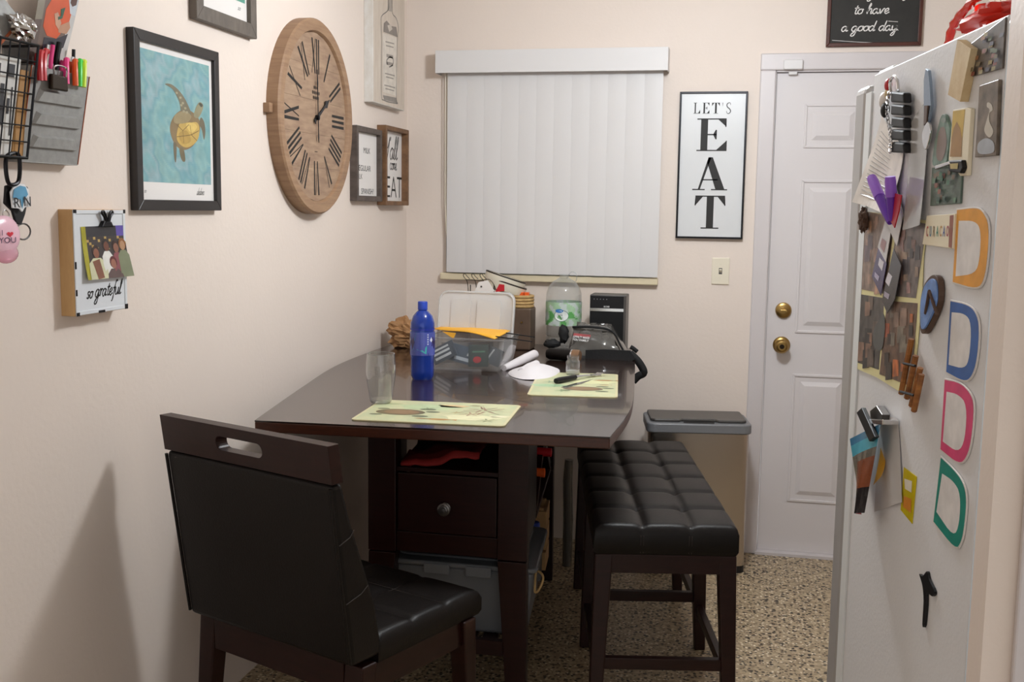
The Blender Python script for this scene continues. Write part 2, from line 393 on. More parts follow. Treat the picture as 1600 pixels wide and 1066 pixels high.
def terrazzo():
    m = mat('terrazzo', 'B9A07F', .35, spec=.45); nt = m.node_tree; n = nt.nodes; b = n['Principled BSDF']
    tc = n.new('ShaderNodeTexCoord')
    def chips(scale, lo, hi):
        v = n.new('ShaderNodeTexVoronoi'); v.inputs['Scale'].default_value = scale; v.inputs['Randomness'].default_value = 1
        nt.links.new(tc.outputs['Object'], v.inputs['Vector'])
        r_ = n.new('ShaderNodeMapRange'); r_.inputs[1].default_value = lo; r_.inputs[2].default_value = hi; nt.links.new(v.outputs['Distance'], r_.inputs[0])
        return v, r_
    base = n.new('ShaderNodeTexNoise'); base.inputs['Scale'].default_value = 55; base.inputs['Detail'].default_value = 4; nt.links.new(tc.outputs['Object'], base.inputs[0])
    ramp = n.new('ShaderNodeValToRGB'); nt.links.new(base.outputs[0], ramp.inputs[0])
    ramp.color_ramp.elements[0].position = .35; ramp.color_ramp.elements[0].color = (*lin('8E7A5F'), 1)
    ramp.color_ramp.elements[1].position = .65; ramp.color_ramp.elements[1].color = (*lin('BCA888'), 1)
    last = ramp.outputs[0]
    for sc_, lo, hi, c in ((46, .26, .36, '3A3026'), (80, .26, .36, '4A3A2A'), (58, .24, .34, '1E1A17'), (70, .24, .34, 'DDD0B6')):
        v, r_ = chips(sc_, lo, hi)
        # only a share of the cells carry a chip
        cm = n.new('ShaderNodeSeparateColor'); nt.links.new(v.outputs['Color'], cm.inputs[0])
        gt = n.new('ShaderNodeMath'); gt.operation = 'LESS_THAN'; gt.inputs[1].default_value = .55; nt.links.new(cm.outputs[0], gt.inputs[0])
        inv = n.new('ShaderNodeMath'); inv.operation = 'SUBTRACT'; inv.inputs[0].default_value = 1; nt.links.new(r_.outputs[0], inv.inputs[1])
        mu = n.new('ShaderNodeMath'); mu.operation = 'MULTIPLY'; nt.links.new(inv.outputs[0], mu.inputs[0]); nt.links.new(gt.outputs[0], mu.inputs[1])
        mx = n.new('ShaderNodeMix'); mx.data_type = 'RGBA'; nt.links.new(mu.outputs[0], mx.inputs[0]); nt.links.new(last, mx.inputs[6]); mx.inputs[7].default_value = (*lin(c), 1)
        last = mx.outputs[2]
    nt.links.new(last, b.inputs['Base Color'])
terrazzo()

# ================================================================== SETTING
S_ = dict(kind='structure')
CEIL = 2.44
MB().box(-1.6, -2.2, -.08, 2.6, 4.85, 0).build('floor', 'terrazzo', **S_)
MB().box(-1.6, -2.2, CEIL, 2.6, 4.85, CEIL+.08).build('ceiling', 'ceiling_paint', **S_)
MB().box(XL-.12, -2.2, 0, XL, YB+.12, CEIL).build('wall_left', 'wall_paint', **S_)
MB().box(2.4, 1.42, 0, 2.52, YB, CEIL).build('wall_kitchen', 'wall_paint', **S_)

# back wall with the window and door openings
wx0, wz1 = BW.uv(699, 112); wx1 = BW.uv(1031, 300)[0]; wz0 = BW.uv(860, 430)[1]; wz1 = 2.06
dsl = .107; dsr = dsl+.814; dtop = 2.04
xs = [XL, wx0, wx1, dsl-.012, dsr+.012, 2.45]
mb = MB()
mb.box(xs[0], YB, 0, xs[1], YB+.12, CEIL); mb.box(xs[1], YB, 0, xs[2], YB+.12, wz0); mb.box(xs[1], YB, wz1, xs[2], YB+.12, CEIL)
mb.box(xs[2], YB, 0, xs[3], YB+.12, CEIL); mb.box(xs[3], YB, dtop+.012, xs[4], YB+.12, CEIL); mb.box(xs[4], YB, 0, xs[5], YB+.12, CEIL)
mb.build('wall_back', 'wall_paint', **S_)

# window behind the blind
win = thing('window_1', None, None, (0, YB, 0), 0, off=(0, YB, 0)); win['kind'] = 'structure'
MB().ring(wx0, wz0, wx1, wz1, .035, YB+.05, YB+.09).build('window_frame', 'cream_paint', win, bevel=.003)
MB().box(wx0-.02, YB-.03, wz0-.030, wx1+.004, YB+.05, wz0).build('window_sill', 'cream_paint', win, bevel=.004)
for k in range(4):
    z0 = wz0+.04+k*(wz1-wz0-.08)/4; z1 = z0+(wz1-wz0-.08)/4-.008
    MB().hexa([(wx0+.037, YB+.072, z0), (wx1-.037, YB+.072, z0), (wx1-.037, YB+.077, z0), (wx0+.037, YB+.077, z0), (wx0+.037, YB+.078, z1), (wx1-.037, YB+.078, z1), (wx1-.037, YB+.083, z1), (wx0+.037, YB+.083, z1)]).build('glass_pane', 'window_glass', win)
for z in (1.62, 1.47, 1.31, 1.25):
    MB().box(wx0+.002, YB+.02, z, wx0+.012, YB+.05, z+.03).build('window_latch', 'ivory_plastic', win, bevel=.002)

# door
door = thing('door_1', None, None, (dsl, YB, 0), 0, off=(dsl, YB, 0)); door['kind'] = 'structure'
MB().box(dsl, YB+.02, .012, dsr, YB+.06, dtop).build('door_slab', 'door_paint', door, bevel=.002)
for x0 in (dsl+.117, dsl+.117+.23+.12):
    for z0, z1 in ((1.735, 1.915), (.965, 1.605), (.235, .79)):
        m = MB(); yf = YB+.02
        m.ring(x0, z0, x0+.23, z1, .011, yf-.005, yf+.004)
        a, b = [(x0+.032, z0+.032), (x0+.198, z0+.032), (x0+.198, z1-.032), (x0+.032, z1-.032)], [(x0+.05, z0+.05), (x0+.18, z0+.05), (x0+.18, z1-.05), (x0+.05, z1-.05)]
        v = [(x, yf-.0005, z) for x, z in a]+[(x, yf-.0075, z) for x, z in b]
        m.add(v, [(4, 5, 6, 7)]+[(i, (i+1) % 4, 4+(i+1) % 4, 4+i) for i in range(4)])
        m.build('panel', 'door_paint', door, bevel=.002)
kx, kz = BW.uv(1221, 539, -.02)
kn = MB().lathe([(.036, 0), (.036, .004), (.03, .010), (.014, .014), (.012, .03), (.02, .036), (.029, .045), (.03, .056), (.024, .066), (.017, .068), (.016, .066), (.0, .066)], c=(kx, YB+.02, kz), axis='y').build('door_knob', 'brass', door, smooth=True)
MB().lathe([(.010, .066), (.010, .069), (0, .069)], c=(kx, YB+.02, kz), axis='y', n=16).build('knob_button', 'dark_bronze', kn, smooth=True)
bx, bz = BW.uv(1224, 485, -.02)
db = MB().lathe([(.034, 0), (.034, .004), (.031, .012), (.026, .015), (.012, .016), (.011, .02), (0, .02)], c=(bx, YB+.02, bz), axis='y').build('deadbolt', 'brass', door, smooth=True)
MB().prism(rrect(bx-.014, bz-.005, bx+.014, bz+.005, .004), YB-.012, YB).build('thumb_turn', 'brass', db, bevel=.002)
MB().box(dsl-.01, YB-.02, 0, dsr+.01, YB+.1, .012).build('threshold', 'trim_paint', door)
# casing
cw = .066
m = MB()
for x0, x1 in ((dsl-.012-cw+.01, dsl-.004), (dsr+.004, dsr+.012+cw-.01)):
    m.box(x0, YB-.014, 0, x1, YB+.001, dtop+.008)
m.box(dsl-.012-cw+.01, YB-.014, dtop+.008, dsr+.012+cw-.01, YB+.001, dtop+.076)
m.build('trim_1', 'trim_paint', bevel=.005, **S_)
m = MB()
m.box(dsl-.012, YB, 0, dsl-.002, YB+.1, dtop+.012); m.box(dsr+.002, YB, 0, dsr+.012, YB+.1, dtop+.012); m.box(dsl-.012, YB, dtop+.002, dsr+.012, YB+.1, dtop+.012)
m.build('trim_2', 'trim_paint', **S_)
# door sensor
u0, z0 = BW.uv(1224, 109, .02); u1, z1 = BW.uv(1255, 93, .02)
se = wthing(BW, 'door_sensor', 'small white alarm sensor on the door casing above the white door', 'sensor', (u0+u1)/2, z0)
MB().prism(rrect(u0, z0, u1, z1, .006), -.032, -.014).build('sensor_body', 'white_vinyl', se, bevel=.004)
a, b = BW.uv(1232, 117, .0); c, d = BW.uv(1246, 112, .0)
MB().box(a, -.006, b, c, .0195, d).build('sensor_magnet', 'white_vinyl', se, bevel=.003)

# partition at the right, beside the camera opening
WY = 1.42; wr = aty(1570, 500, WY).x
MB().box(wr, WY, 0, 2.6, WY+.08, CEIL).build('wall_right', 'wall_paint', **S_)
tx = aty(1586, 1000, WY-.012).x
MB().box(tx, WY-.012, 0, tx+.09, WY, 2.1).build('trim_3', 'trim_paint', bevel=.003, **S_)

# ceiling lamp over the middle of the room (its light)
cl = tthing('ceiling_lamp', 'round frosted glass lamp on the ceiling above the table', 'lamp', Vector((LAMP.x, LAMP.y, CEIL-.13)))
MB().lathe([(.17, .10), (.17, .13), (.15, .13)], c=(LAMP.x, LAMP.y, CEIL-.13), n=32).build('lamp_base', 'brass', cl, smooth=True)
MB().lathe([(.0, .03), (.06, .035), (.12, .06), (.155, .10), (.15, .10)], c=(LAMP.x, LAMP.y, CEIL-.13), n=32).build('lamp_bowl', 'lamp_glass', cl, smooth=True)
ld = bpy.data.lights.new('lamp_light', 'POINT'); ld.energy = LAMP_W; ld.color = (.94, 1.0, 1.06); ld.shadow_soft_size = .11
lo = bpy.data.objects.new('lamp_light', ld); COL.objects.link(lo); lo.location = LAMP

# ================================================================== TABLE
TZ = .885
tab = tthing('dining_table', 'long espresso wooden table with bowed sides and a drawer base', 'table', Vector((-.85, 3.7, 0)))
rt = crom([(-.321, 2.769, 0), (-.311, 3.175, 0), (-.345, 3.65, 0), (-.408, 4.3, 0), (-.46, 4.62, 0)], 6)
lt = crom([(-1.292, 2.722, 0), (-1.385, 3.27, 0), (-1.455, 3.75, 0), (-1.466, 4.2, 0), (-1.445, 4.62, 0)], 6)
poly = [(p.x, p.y) for p in rt]+[(p.x, p.y) for p in reversed(lt)]
MB().prismz(poly, TZ-.004, TZ).build('table_top', 'espresso_flat', tab)
MB().prismz(poly, TZ-.033, TZ-.004).build('top_edge', 'edge_wood', tab, bevel=.003)
cyf = 3.0
SH = -.104          # the base stands slightly askew, like the top
class TB(MB):
    def build(s, *a, **k):
        s.v = [(x+SH*(y-cyf), y, z) for x, y, z in s.v]; return MB.build(s, *a, **k)
P = lambda px, py: aty(px, py, cyf)
xa, xb, xc, xd = P(575, 760).x, P(618, 760).x, P(778, 760).x, P(825, 760).x
zs, zd0, zd1, zb = P(700, 736).z, P(700, 838).z, P(700, 743).z, P(700, 869).z
cyb = 4.20; LT = TZ-.0331
for i, x0, x1 in ((0, xa, xb), (1, xc, xd)):
    for y0 in (cyf, cyb-.075):
        TB().box(x0, y0, zb, x1, y0+.075, LT).build('post', 'espresso', tab, bevel=.002)
        cx = (x0+x1)/2+(.018 if i else -.018)
        TB().hexa([(cx-.029, y0+.004, 0), (cx+.029, y0+.004, 0), (cx+.029, y0+.062, 0), (cx-.029, y0+.062, 0), (x0+.001, y0, zb-.004), (x1-.001, y0, zb-.004), (x1-.001, y0+.075, zb-.004), (x0+.001, y0+.075, zb-.004)]).build('leg', 'espresso', tab, bevel=.002)
TB().box(xb, cyf+.012, zb, xc, cyf+.03, zd0).build('bottom_rail', 'espresso', tab, bevel=.002)
TB().box(xb, cyf+.012, zd1, xc, cyf+.45, zs).build('shelf', 'espresso', tab, bevel=.002)
TB().box(xb-.02, cyf+.44, zb, xc+.02, cyf+.455, LT).build('back_panel', 'black_wood', tab)
TB().box(xa+.012, cyf+.075, zb, xa+.024, cyf+.455, LT).build('side_panel', 'black_wood', tab)
TB().box(xd-.024, cyf+.075, zb, xd-.012, cyf+.455, LT).build('side_panel', 'black_wood', tab)
TB().box(xb-.02, cyf+.03, zb, xc+.02, cyf+.44, zb+.012).build('cabinet_floor', 'black_wood', tab)
dr = TB().box(xb+.004, cyf+.008, zd0+.003, xc-.004, cyf+.026, zd1-.003).build('drawer', 'espresso', tab, bevel=.003)
kx, kz = P(695, 795).x, P(695, 795).z
MB().lathe([(.016, 0), (.016, .004), (.007, .008), (.007, .014), (.019, .02), (.019, .024), (.014, .026), (.013, .029), (.009, .03), (.008, .033), (0, .034)], c=(kx, cyf+.008, kz), axis='y').build('knob', 'pewter', dr, smooth=True)
zr = aty(740, 1008, cyf+.02).z
TB().box(xb-.02, cyf+.01, zr-.024, xc+.02, cyf+.034, zr+.022).build('rail', 'espresso', tab, bevel=.002)
TB().box(xb-.02, cyb-.04, zr-.024, xc+.02, cyb-.016, zr+.022).build('rail', 'espresso', tab, bevel=.002)
for k in range(7):
    x0 = xa+.03+k*(xd-xa-.06-.045)/6
    TB().box(x0, cyf+.034, zr-.005, x0+.045, cyb-.04, zr+.010).build('slat', 'espresso', tab, bevel=.001)
# wine rack half behind the drawer cabinet
for a, b in (((xd-.02, cyf+.47, zb+.02), (xd-.02, cyb-.09, LT-.02)), ((xd-.02, cyf+.47, LT-.02), (xd-.02, cyb-.09, zb+.02))):
    TB().bar(a, b, .018, .035).build('rack_slat', 'espresso', tab)
    TB().bar((xa+.02, a[1], a[2]), (xa+.02, b[1], b[2]), .018, .035).build('rack_slat', 'espresso', tab)
TB().box(xa+.01, cyf+.455, zb, xd-.01, cyb-.075, zb+.015).build('rack_floor', 'espresso', tab)
def wine(y, z, m, lab, end):
    t = thing('wine_bottle', lab, 'bottle', (xd+SH*(y-cyf)+end-.156, y, z), 0)
    for nm, pr, mm in (('glass', [(.0, -.17), (.034, -.17), (.036, -.16), (.036, -.02), (.030, .03), (.014, .06), (.0135, .12), (.0, .12)], 'black_plastic'), ('capsule', [(.0, .085), (.0145, .085), (.0155, .10), (.0155, .155), (.0, .156)], m)):
        q = MB().lathe(pr, n=20); q.v = [(z_, y_, x_) for x_, y_, z_ in q.v]; q.f = [f[::-1] for f in q.f]; q.build(nm, mm, t, smooth=True)
    return t
p = aty(857, 707, 3.70); wine(3.70, p.z, 'red_plastic', 'dark wine bottle with red capsule in the rack under the table', .02)
p = aty(848, 739, 3.60); wine(3.60, p.z, 'orange_plastic', 'dark wine bottle with orange capsule in the rack under the table', .005)

# things under the table
bz0 = zr+.0105
y0 = cyf+.06
bx0, bx1, bt = xa+.03, aty(850, 890, y0+.1).x, aty(700, 887, y0).z
st = tthing('storage_bin', 'grey translucent lidded storage bin on the slatted shelf under the table', 'bin', Vector(((bx0+bx1)/2, y0+.2, bz0)))
TB().hexa([(bx0+.03, y0+.03, bz0), (bx1-.03, y0+.03, bz0), (bx1-.03, y0+.40, bz0), (bx0+.03, y0+.40, bz0), (bx0+.008, y0+.008, bt), (bx1-.008, y0+.008, bt), (bx1-.008, y0+.42, bt), (bx0+.008, y0+.42, bt)]).build('bin_body', 'bin_grey', st, bevel=.012, seg=3)
TB().prismz(rrect(bx0-.004, y0-.004, bx1+.004, y0+.434, .03), bt, bt+.016).build('bin_lid', 'bin_plastic', st, bevel=.006)
TB().prismz(rrect(bx0+.04, y0+.04, bx1-.04, y0+.40, .03), bt+.016, bt+.024).build('lid_panel', 'bin_plastic', st, bevel=.005)
for x in (.28, .55):
    TB().prism(rrect(bx0+x*(bx1-bx0), bt-.02, bx0+x*(bx1-bx0)+.08, bt+.012, .006), y0-.012, y0-.004).build('bin_latch', 'bin_grey', st, bevel=.003)
lx, lz = aty(847, 910, y0+.02).x, aty(847, 910, y0+.02).z
TB().tube(crom([(lx-.012, y0+.05, lz+.02), (lx+.006, y0+.03, lz+.022), (lx+.011, y0+.02, lz+.008), (lx+.0, y0+.01, lz-.02), (lx-.012, y0+.012, lz-.03), (lx-.013, y0+.02, lz-.01)], 6, True), .0035, 8, closed=True).build('strap_loop', 'rope', st, smooth=True, label='yellow strap loop')
# red cloth on the shelf
m = TB(); nx, ny = 22, 12; x0, x1 = xb+.012, xb+.25; V = []
for j in range(ny+1):
    for i in range(nx+1):
        u, v = i/nx, j/ny; x = x0+(x1-x0)*u; y = cyf-.004+.2*v
        z = zs+.008+.05*u*(1-v*.3)+.012*noise.noise(Vector((u*5, v*4, 1)))+.006*math.sin(u*11+v*3)
        if j == 0: z -= .012
        V.append((x, y+.02, min(LT-.01, max(zs+.006, z))))
m.add(V, [(j*(nx+1)+i, j*(nx+1)+i+1, (j+1)*(nx+1)+i+1, (j+1)*(nx+1)+i) for j in range(ny) for i in range(nx)])
m.build('folded_cloth', 'red_cloth', at=(Vector(((x0+x1)/2, cyf+.08, zs)), ((x0+x1)/2, cyf+.08, zs)), smooth=True, solid=.008, label='crumpled dark red cloth on the open shelf above the drawer', cat='cloth')
# oddments beside the base
bp = Vector((-.672, 3.60, bz0))
t = tthing('spray_bottle', 'small clear bottle with a blue cap at the edge of the slatted shelf', 'bottle', bp)
MB().lathe([(.0, .0), (.026, .0), (.028, .006), (.028, .12), (.022, .14), (.012, .15), (.012, .155), (0, .155)], c=bp, n=20).build('bottle_body', 'bin_plastic', t, smooth=True)
MB().lathe([(.0, .155), (.02, .155), (.02, .20), (.017, .206), (0, .206)], c=bp, n=16).build('cap', 'blue_cap', t, smooth=True)
MB().lathe([(.0284, .03), (.0286, .03), (.0286, .10), (.0284, .10)], c=bp, n=20, cap=False).build('bottle_label', 'dark_plastic', t, smooth=True)
xo = -.66; cz0 = bz0
t = tthing('wooden_crate', 'small pale wooden crate at the back of the slatted shelf', 'crate', Vector((xo+.03, 3.80, cz0)))
for z in (0, .075, .15):
    TB().box(xo-.04, 3.70, cz0+z, xo+.085, 3.712, cz0+z+.066).build('slat', 'pine', t, bevel=.002)
    TB().box(xo-.04, 3.85, cz0+z, xo+.085, 3.862, cz0+z+.066).build('slat', 'pine', t, bevel=.002)
    TB().box(xo+.073, 3.712, cz0+z, xo+.085, 3.85, cz0+z+.066).build('slat', 'pine', t, bevel=.002)
for x, y in ((xo-.038, 3.712), (xo+.055, 3.712), (xo+.055, 3.832)):
    TB().box(x, y, cz0, x+.018, y+.018, cz0+.225).build('corner_post', 'pine', t, bevel=.001)
rp = Vector((-.668, 4.33, 0))
m = MB(); m.tube([rp, rp+Vector((.002, 0, .2)), rp+Vector((-.004, 0, .36)), rp+Vector((0, 0, .45))], [.02, .022, .02, .018], 12)
m.build('plastic_roll', 'vinyl_sheet', at=(rp, rp), smooth=True, label='rolled clear plastic sheet standing behind the table base', cat='roll')

# ================================================================== CHAIR
ZT = .96
A = atz(249, 648, ZT); B = atz(512, 698, ZT); e1 = (B-A).normalized(); CW = (B-A).length; crot = math.atan2(e1.y, e1.x)
e2 = Vector((-e1.y, e1.x, 0)); co_ = (A+B)/2
ch = thing('dining_chair', 'dark leather dining chair with a wooden top rail and hand slot', 'chair', (co_.x, co_.y, 0), crot)
hw = CW/2; SZ = .482
def loc(px, py, z):
    q = atz(px, py, z)-co_; return q.dot(e1), q.dot(e2)
sx1, sy1 = loc(742, 918, SZ)
sxr, syr = loc(560, 1005, SZ)
SD = sy1   # front edge of the seat
# top rail: outline in x,z, leaning back with the upholstery
def lean(z): return .075*(ZT-z)/(ZT-.44)   # rear face moves forward lower down
def leanmesh(o_mb):
    o_mb.v = [(x, y+lean(z), z) for x, y, z in o_mb.v]; return o_mb
rz0 = ZT-.088
hx0, hx1 = -hw+.195*CW/.5595, -hw+.35*CW/.5595
m = MB(); m.hole([(-hw, rz0), (hw, rz0), (hw, ZT), (-hw, ZT)], rrect(hx0, ZT-.060, hx1, ZT-.026, .0165), 0, .034)
leanmesh(m).build('top_rail', 'espresso', ch, bevel=.004)
# upholstered back: thin at the top, thick at the seat
m = MB(); zb0 = .435; prof = []
N_ = 10
back = [(0.0, zb0), (0.0, rz0-.002)]
front = [(.036, rz0-.002), (.05, .78), (.078, .66), (.10, .56), (.105, SZ-.01), (.105, zb0)]
pol = back+front
m.prismx([(y+lean(z), z) for y, z in pol][::-1], -hw+.004, hw-.004)
m.build('backrest', 'leather', ch, bevel=.012, seg=3)
br = ch.children[-1]
for sx_ in (-1, 1):
    x = sx_*(hw-.006)
    m = MB(); m.tube([(x, lean(z)-.001, z) for z in (zb0+.01, .6, .75, rz0-.01)], .0045, 6); m.build('piping', 'leather', br, smooth=True)
for z in (.59, .73):
    m = MB(); yy = .036+(.105-.036)*(rz0-z)/(rz0-SZ)
    m.tube([(hw-.0035, lean(z)+.004, z), (hw-.0025, lean(z)+yy*.6, z+.012), (hw-.0045, lean(z)+yy-.01, z+.025)], .0012, 5); m.build('seam', 'leather_thread', br)
def cushion(x0, x1, y0, y1, z0, z1, cx, cy_, edge=.03, puff=0, groove=.006, gw=.012, nx=44, ny=44, btn=0):
    m = MB(); V = []
    def ax(a, b, n):   # denser near the ends
        return [a+(b-a)*(.5-.5*math.cos(math.pi*i/n)*.35-(.5-i/n)*.65) for i in range(n+1)]
    X, Y = ax(x0, x1, nx), ax(y0, y1, ny)
    for y in Y:
        for x in X:
            d = min(x-x0, x1-x, y-y0, y1-y); z = z1
            if d < edge: z -= edge-math.sqrt(max(0, edge*edge-(edge-d)**2))
            u, v = (x-x0)/(x1-x0)*cx, (y-y0)/(y1-y0)*cy_
            fu, fv = u-math.floor(u) if u < cx else 1, v-math.floor(v) if v < cy_ else 1
            du = abs(u-round(u))*(x1-x0)/cx if 0 < round(u) < cx else 9
            dv = abs(v-round(v))*(y1-y0)/cy_ if 0 < round(v) < cy_ else 9
            z += puff*(math.sin(math.pi*fu)*math.sin(math.pi*fv))**.6
            z -= groove*math.exp(-(du/gw)**2)+groove*math.exp(-(dv/gw)**2)
            if btn and du < 9 and dv < 9: z -= btn*math.exp(-((du*du+dv*dv)/(.022**2)))
            V.append((x, y, z))
    nX = nx+1; m.add(V, [(j*nX+i, j*nX+i+1, (j+1)*nX+i+1, (j+1)*nX+i) for j in range(ny) for i in range(nx)])
    loop = [i for i in range(nX)]+[j*nX+nx for j in range(1, ny+1)]+[ny*nX+i for i in range(nx-1, -1, -1)]+[j*nX for j in range(ny-1, 0, -1)]
    b = len(V); L = len(loop); W2 = []
    for k, i in enumerate(loop):
        x, y, z = V[i]; W2 += [(x, y, z0+.012), (x+(.006 if x == x0 else -.006 if x == x1 else 0), y+(.006 if y == y0 else -.006 if y == y1 else 0), z0)]
    m.v += W2
    for k in range(L):
        l = (k+1) % L
        m.f += [(loop[l], loop[k], b+2*k, b+2*l), (b+2*l, b+2*k, b+2*k+1, b+2*l+1)]; m.c += [None, None]
    m.f.append(tuple(b+2*k+1 for k in range(L-1, -1, -1))); m.c.append(None)
    return m
sx0, sx1_ = -hw+.004, hw-.004
ybk = .105+lean(SZ)
cs = cushion(sx0, sx1_, ybk-.01, SD, .415, SZ, 3, 3, .022, .004, .0045, .007)
se_ = cs.build('seat', 'leather', ch, smooth=True, ang=60)
for k in (1, 2):
    x = sx0+(sx1_-sx0)*k/3; y = ybk-.01+(SD-ybk+.01)*k/3
    MB().tube([(x, ybk+.01, SZ-.0035), (x, SD-.03, SZ-.0035)], .0012, 5).build('seam', 'leather_thread', se_)
    MB().tube([(sx0+.03, y, SZ-.0035), (sx1_-.03, y, SZ-.0035)], .0012, 5).build('seam', 'leather_thread', se_)
lw_ = .048
for sx_ in (-1, 1):
    x = sx_*(hw-.03)
    MB().taper((x+sx_*.0, -.02+lean(.2), 0), (x, .055+lean(.42), .424), (.04, .034), (.058, .05)).build('leg', 'espresso', ch, bevel=.004)
    MB().taper((x, SD-.02, 0), (x, SD-.05, .414), (.038, .034), (.056, .05)).build('leg', 'espresso', ch, bevel=.004)
    MB().box(x-.014, .13, .345, x+.014, SD-.07, .412).build('apron', 'espresso', ch, bevel=.002)
MB().box(-hw+.06, .105, .345, hw-.06, .13, .425).build('apron', 'espresso', ch, bevel=.002)
MB().box(-hw+.06, SD-.066, .345, hw-.06, SD-.042, .412).build('apron', 'espresso', ch, bevel=.002)

# ================================================================== BENCH
BZ = .585
G = atz(1156, 825, BZ); F_ = atz(930, 829, BZ); RR = atz(1068, 689, BZ)
ld_ = (RR-G); BL = ld_.length; brot = math.atan2(ld_.y, ld_.x)-math.pi/2
e2 = ld_.normalized(); e1 = Vector((e2.y, -e2.x, 0)); BWd = (G-F_).dot(e1)
bc = (G+RR)/2-e1*(BWd/2)
be = thing('bench', 'long black tufted leather bench on dark wooden legs beside the table', 'bench', (bc.x, bc.y, 0), brot)
hw, hl = BWd/2, BL/2
cs = cushion(-hw, hw, -hl, hl, BZ-.085, BZ, 3, 6, .022, .006, .006, .012, 54, 110, .007)
se_ = cs.build('seat', 'leather', be, smooth=True, ang=60)
for k in (1, 2):
    for s2 in (-.004, .004):
        x = -hw+2*hw*k/3+s2
        MB().tube([(x, -hl+.002, BZ-.08), (x, -hl-.0005, BZ-.03), (x, -hl+.012, BZ-.0065), (x, -hl+.04, BZ-.006)], .0011, 5).build('seam', 'leather_thread', se_)
zl = BZ-.0855
for sx_ in (-1, 1):
    x = sx_*(hw-.03)
    for y, sp in ((-hl+.03, -.03), (-.03, 0), (hl-.05, .01)):
        MB().taper((x+sx_*.018, y+sp, 0), (x, y, zl), (.036, .036), (.052, .05)).build('leg', 'espresso', be, bevel=.004)
    MB().box(x-.012, -hl+.06, zl-.05, x+.012, -.06, zl).build('apron', 'espresso', be, bevel=.002)
    MB().box(x-.012, 0, zl-.05, x+.012, hl-.08, zl).build('apron', 'espresso', be, bevel=.002)
    for ya, yb in ((-hl+.03, -.05), (-.01, hl-.05)):
        MB().box(x+sx_*.012-.011, ya, .125, x+sx_*.012+.011, yb, .158).build('stretcher', 'espresso', be, bevel=.002)
for y in (-hl+.03-.012, hl-.05):
    MB().box(-hw+.05, y-.013, zl-.055, hw-.05, y+.013, zl).build('apron', 'espresso', be, bevel=.002)
for y, z in ((-hl+.01, .16), (-.03, .165)):
    MB().box(-hw+.03, y-.012, z, hw-.03, y+.012, z+.034).build('stretcher', 'espresso', be, bevel=.002)

# ================================================================== TRASH CAN
FRp = atz(1165, 897, 0); th = R(9); te1 = Vector((math.cos(th), math.sin(th), 0))
tr = thing('trash_can', 'stainless steel bin with grey rim and dark flip lid by the door', 'bin', (FRp.x-te1.x*.2, FRp.y-te1.y*.2, 0), th)
W_, D_ = .415, .25
tw = W_
x0, x1 = -W_+.2, .2
HB = aty(1100, 676, FRp.y).z
MB().prismz(rrect(x0+.004, .004, x1-.004, D_-.004, .03), 0, .03).build('base_ring', 'black_plastic', tr)
MB().prismz(rrect(x0+.004, .004, x1-.004, D_-.004, .03), .03, HB).build('can_body', 'steel', tr, smooth=True)
rm = MB(); rm.prismz(rrect(x0-.004, -.004, x1+.004, D_+.004, .034), HB, HB+.04); rm.build('rim', 'grey_plastic', tr, bevel=.005, smooth=True)
MB().prismz([(x0+.02, D_-.012), (x0+.012, D_-.02), (x0+.014, .045), (x0+.03, .028), (-.085, .028), (-.075, .046), (.06, .046), (.07, .028), (x1-.03, .028), (x1-.014, .045), (x1-.012, D_-.02), (x1-.02, D_-.012)], HB+.0405, HB+.052).build('lid', 'dark_plastic', tr, bevel=.004)
MB().prismz(rrect(-.07, .012, .055, .038, .012), HB+.0402, HB+.0425).build('sensor_window', 'black_plastic', tr)

# ================================================================== BLIND
v0 = BW.uv(680, 95, .09); v1 = BW.uv(1044, 95, .09); vzt = BW.uv(860, 76, .09)[1]; vzb = BW.uv(860, 112, .09)[1]
bl = wthing(BW, 'vertical_blind', 'white vertical blind with closed slats and a flat valance over the window', 'blind', (v0[0]+v1[0])/2, vzb)
MB().box(v0[0], -.09, vzb, v1[0], -.086, vzt).build('valance', 'white_vinyl', bl, bevel=.001)
MB().box(v0[0], -.086, vzb, v0[0]+.004, 0, vzt).build('valance_return', 'white_vinyl', bl)
MB().box(v1[0]-.004, -.086, vzb, v1[0], 0, vzt).build('valance_return', 'white_vinyl', bl)
MB().box(v0[0]+.02, -.07, vzt-.03, v1[0]-.02, -.01, vzt-.004).build('head_rail', 'white_vinyl', bl)
sx0 = BW.uv(701, 300, .045)[0]; sx1 = BW.uv(1031, 300, .045)[0]; nsl = 12; pitch = (sx1-sx0)/nsl
sb = BW.uv(860, 429.5, .045)[1]
slat_me = None
for k in range(nsl):
    m = MB(); w = pitch*1.13; V = []; n_ = 8
    for z in (sb, vzt-.03):
        for i in range(n_+1):
            t = i/n_; V.append((sx0+k*pitch-.13*pitch+w*t, -.036-.003*t-.002*math.sin(math.pi*t), z))
    m.add(V, [(i, i+1, n_+1+i+1, n_+1+i) for i in range(n_)])
    m.build('slat', 'blind_vinyl', bl, solid=.0012)
cx_ = BW.uv(698, 300, .03)[0]
m = MB(); m.tube([(cx_, -.03, vzb+.02), (cx_+.001, -.03, 1.5), (cx_, -.03, 1.35)], .0022, 6); m.tube([(cx_-.008, -.034, vzb+.02), (cx_-.006, -.034, 1.5), (cx_, -.03, 1.35)], .0022, 6)
m.build('bead_chain', 'ivory_plastic', bl, smooth=True)

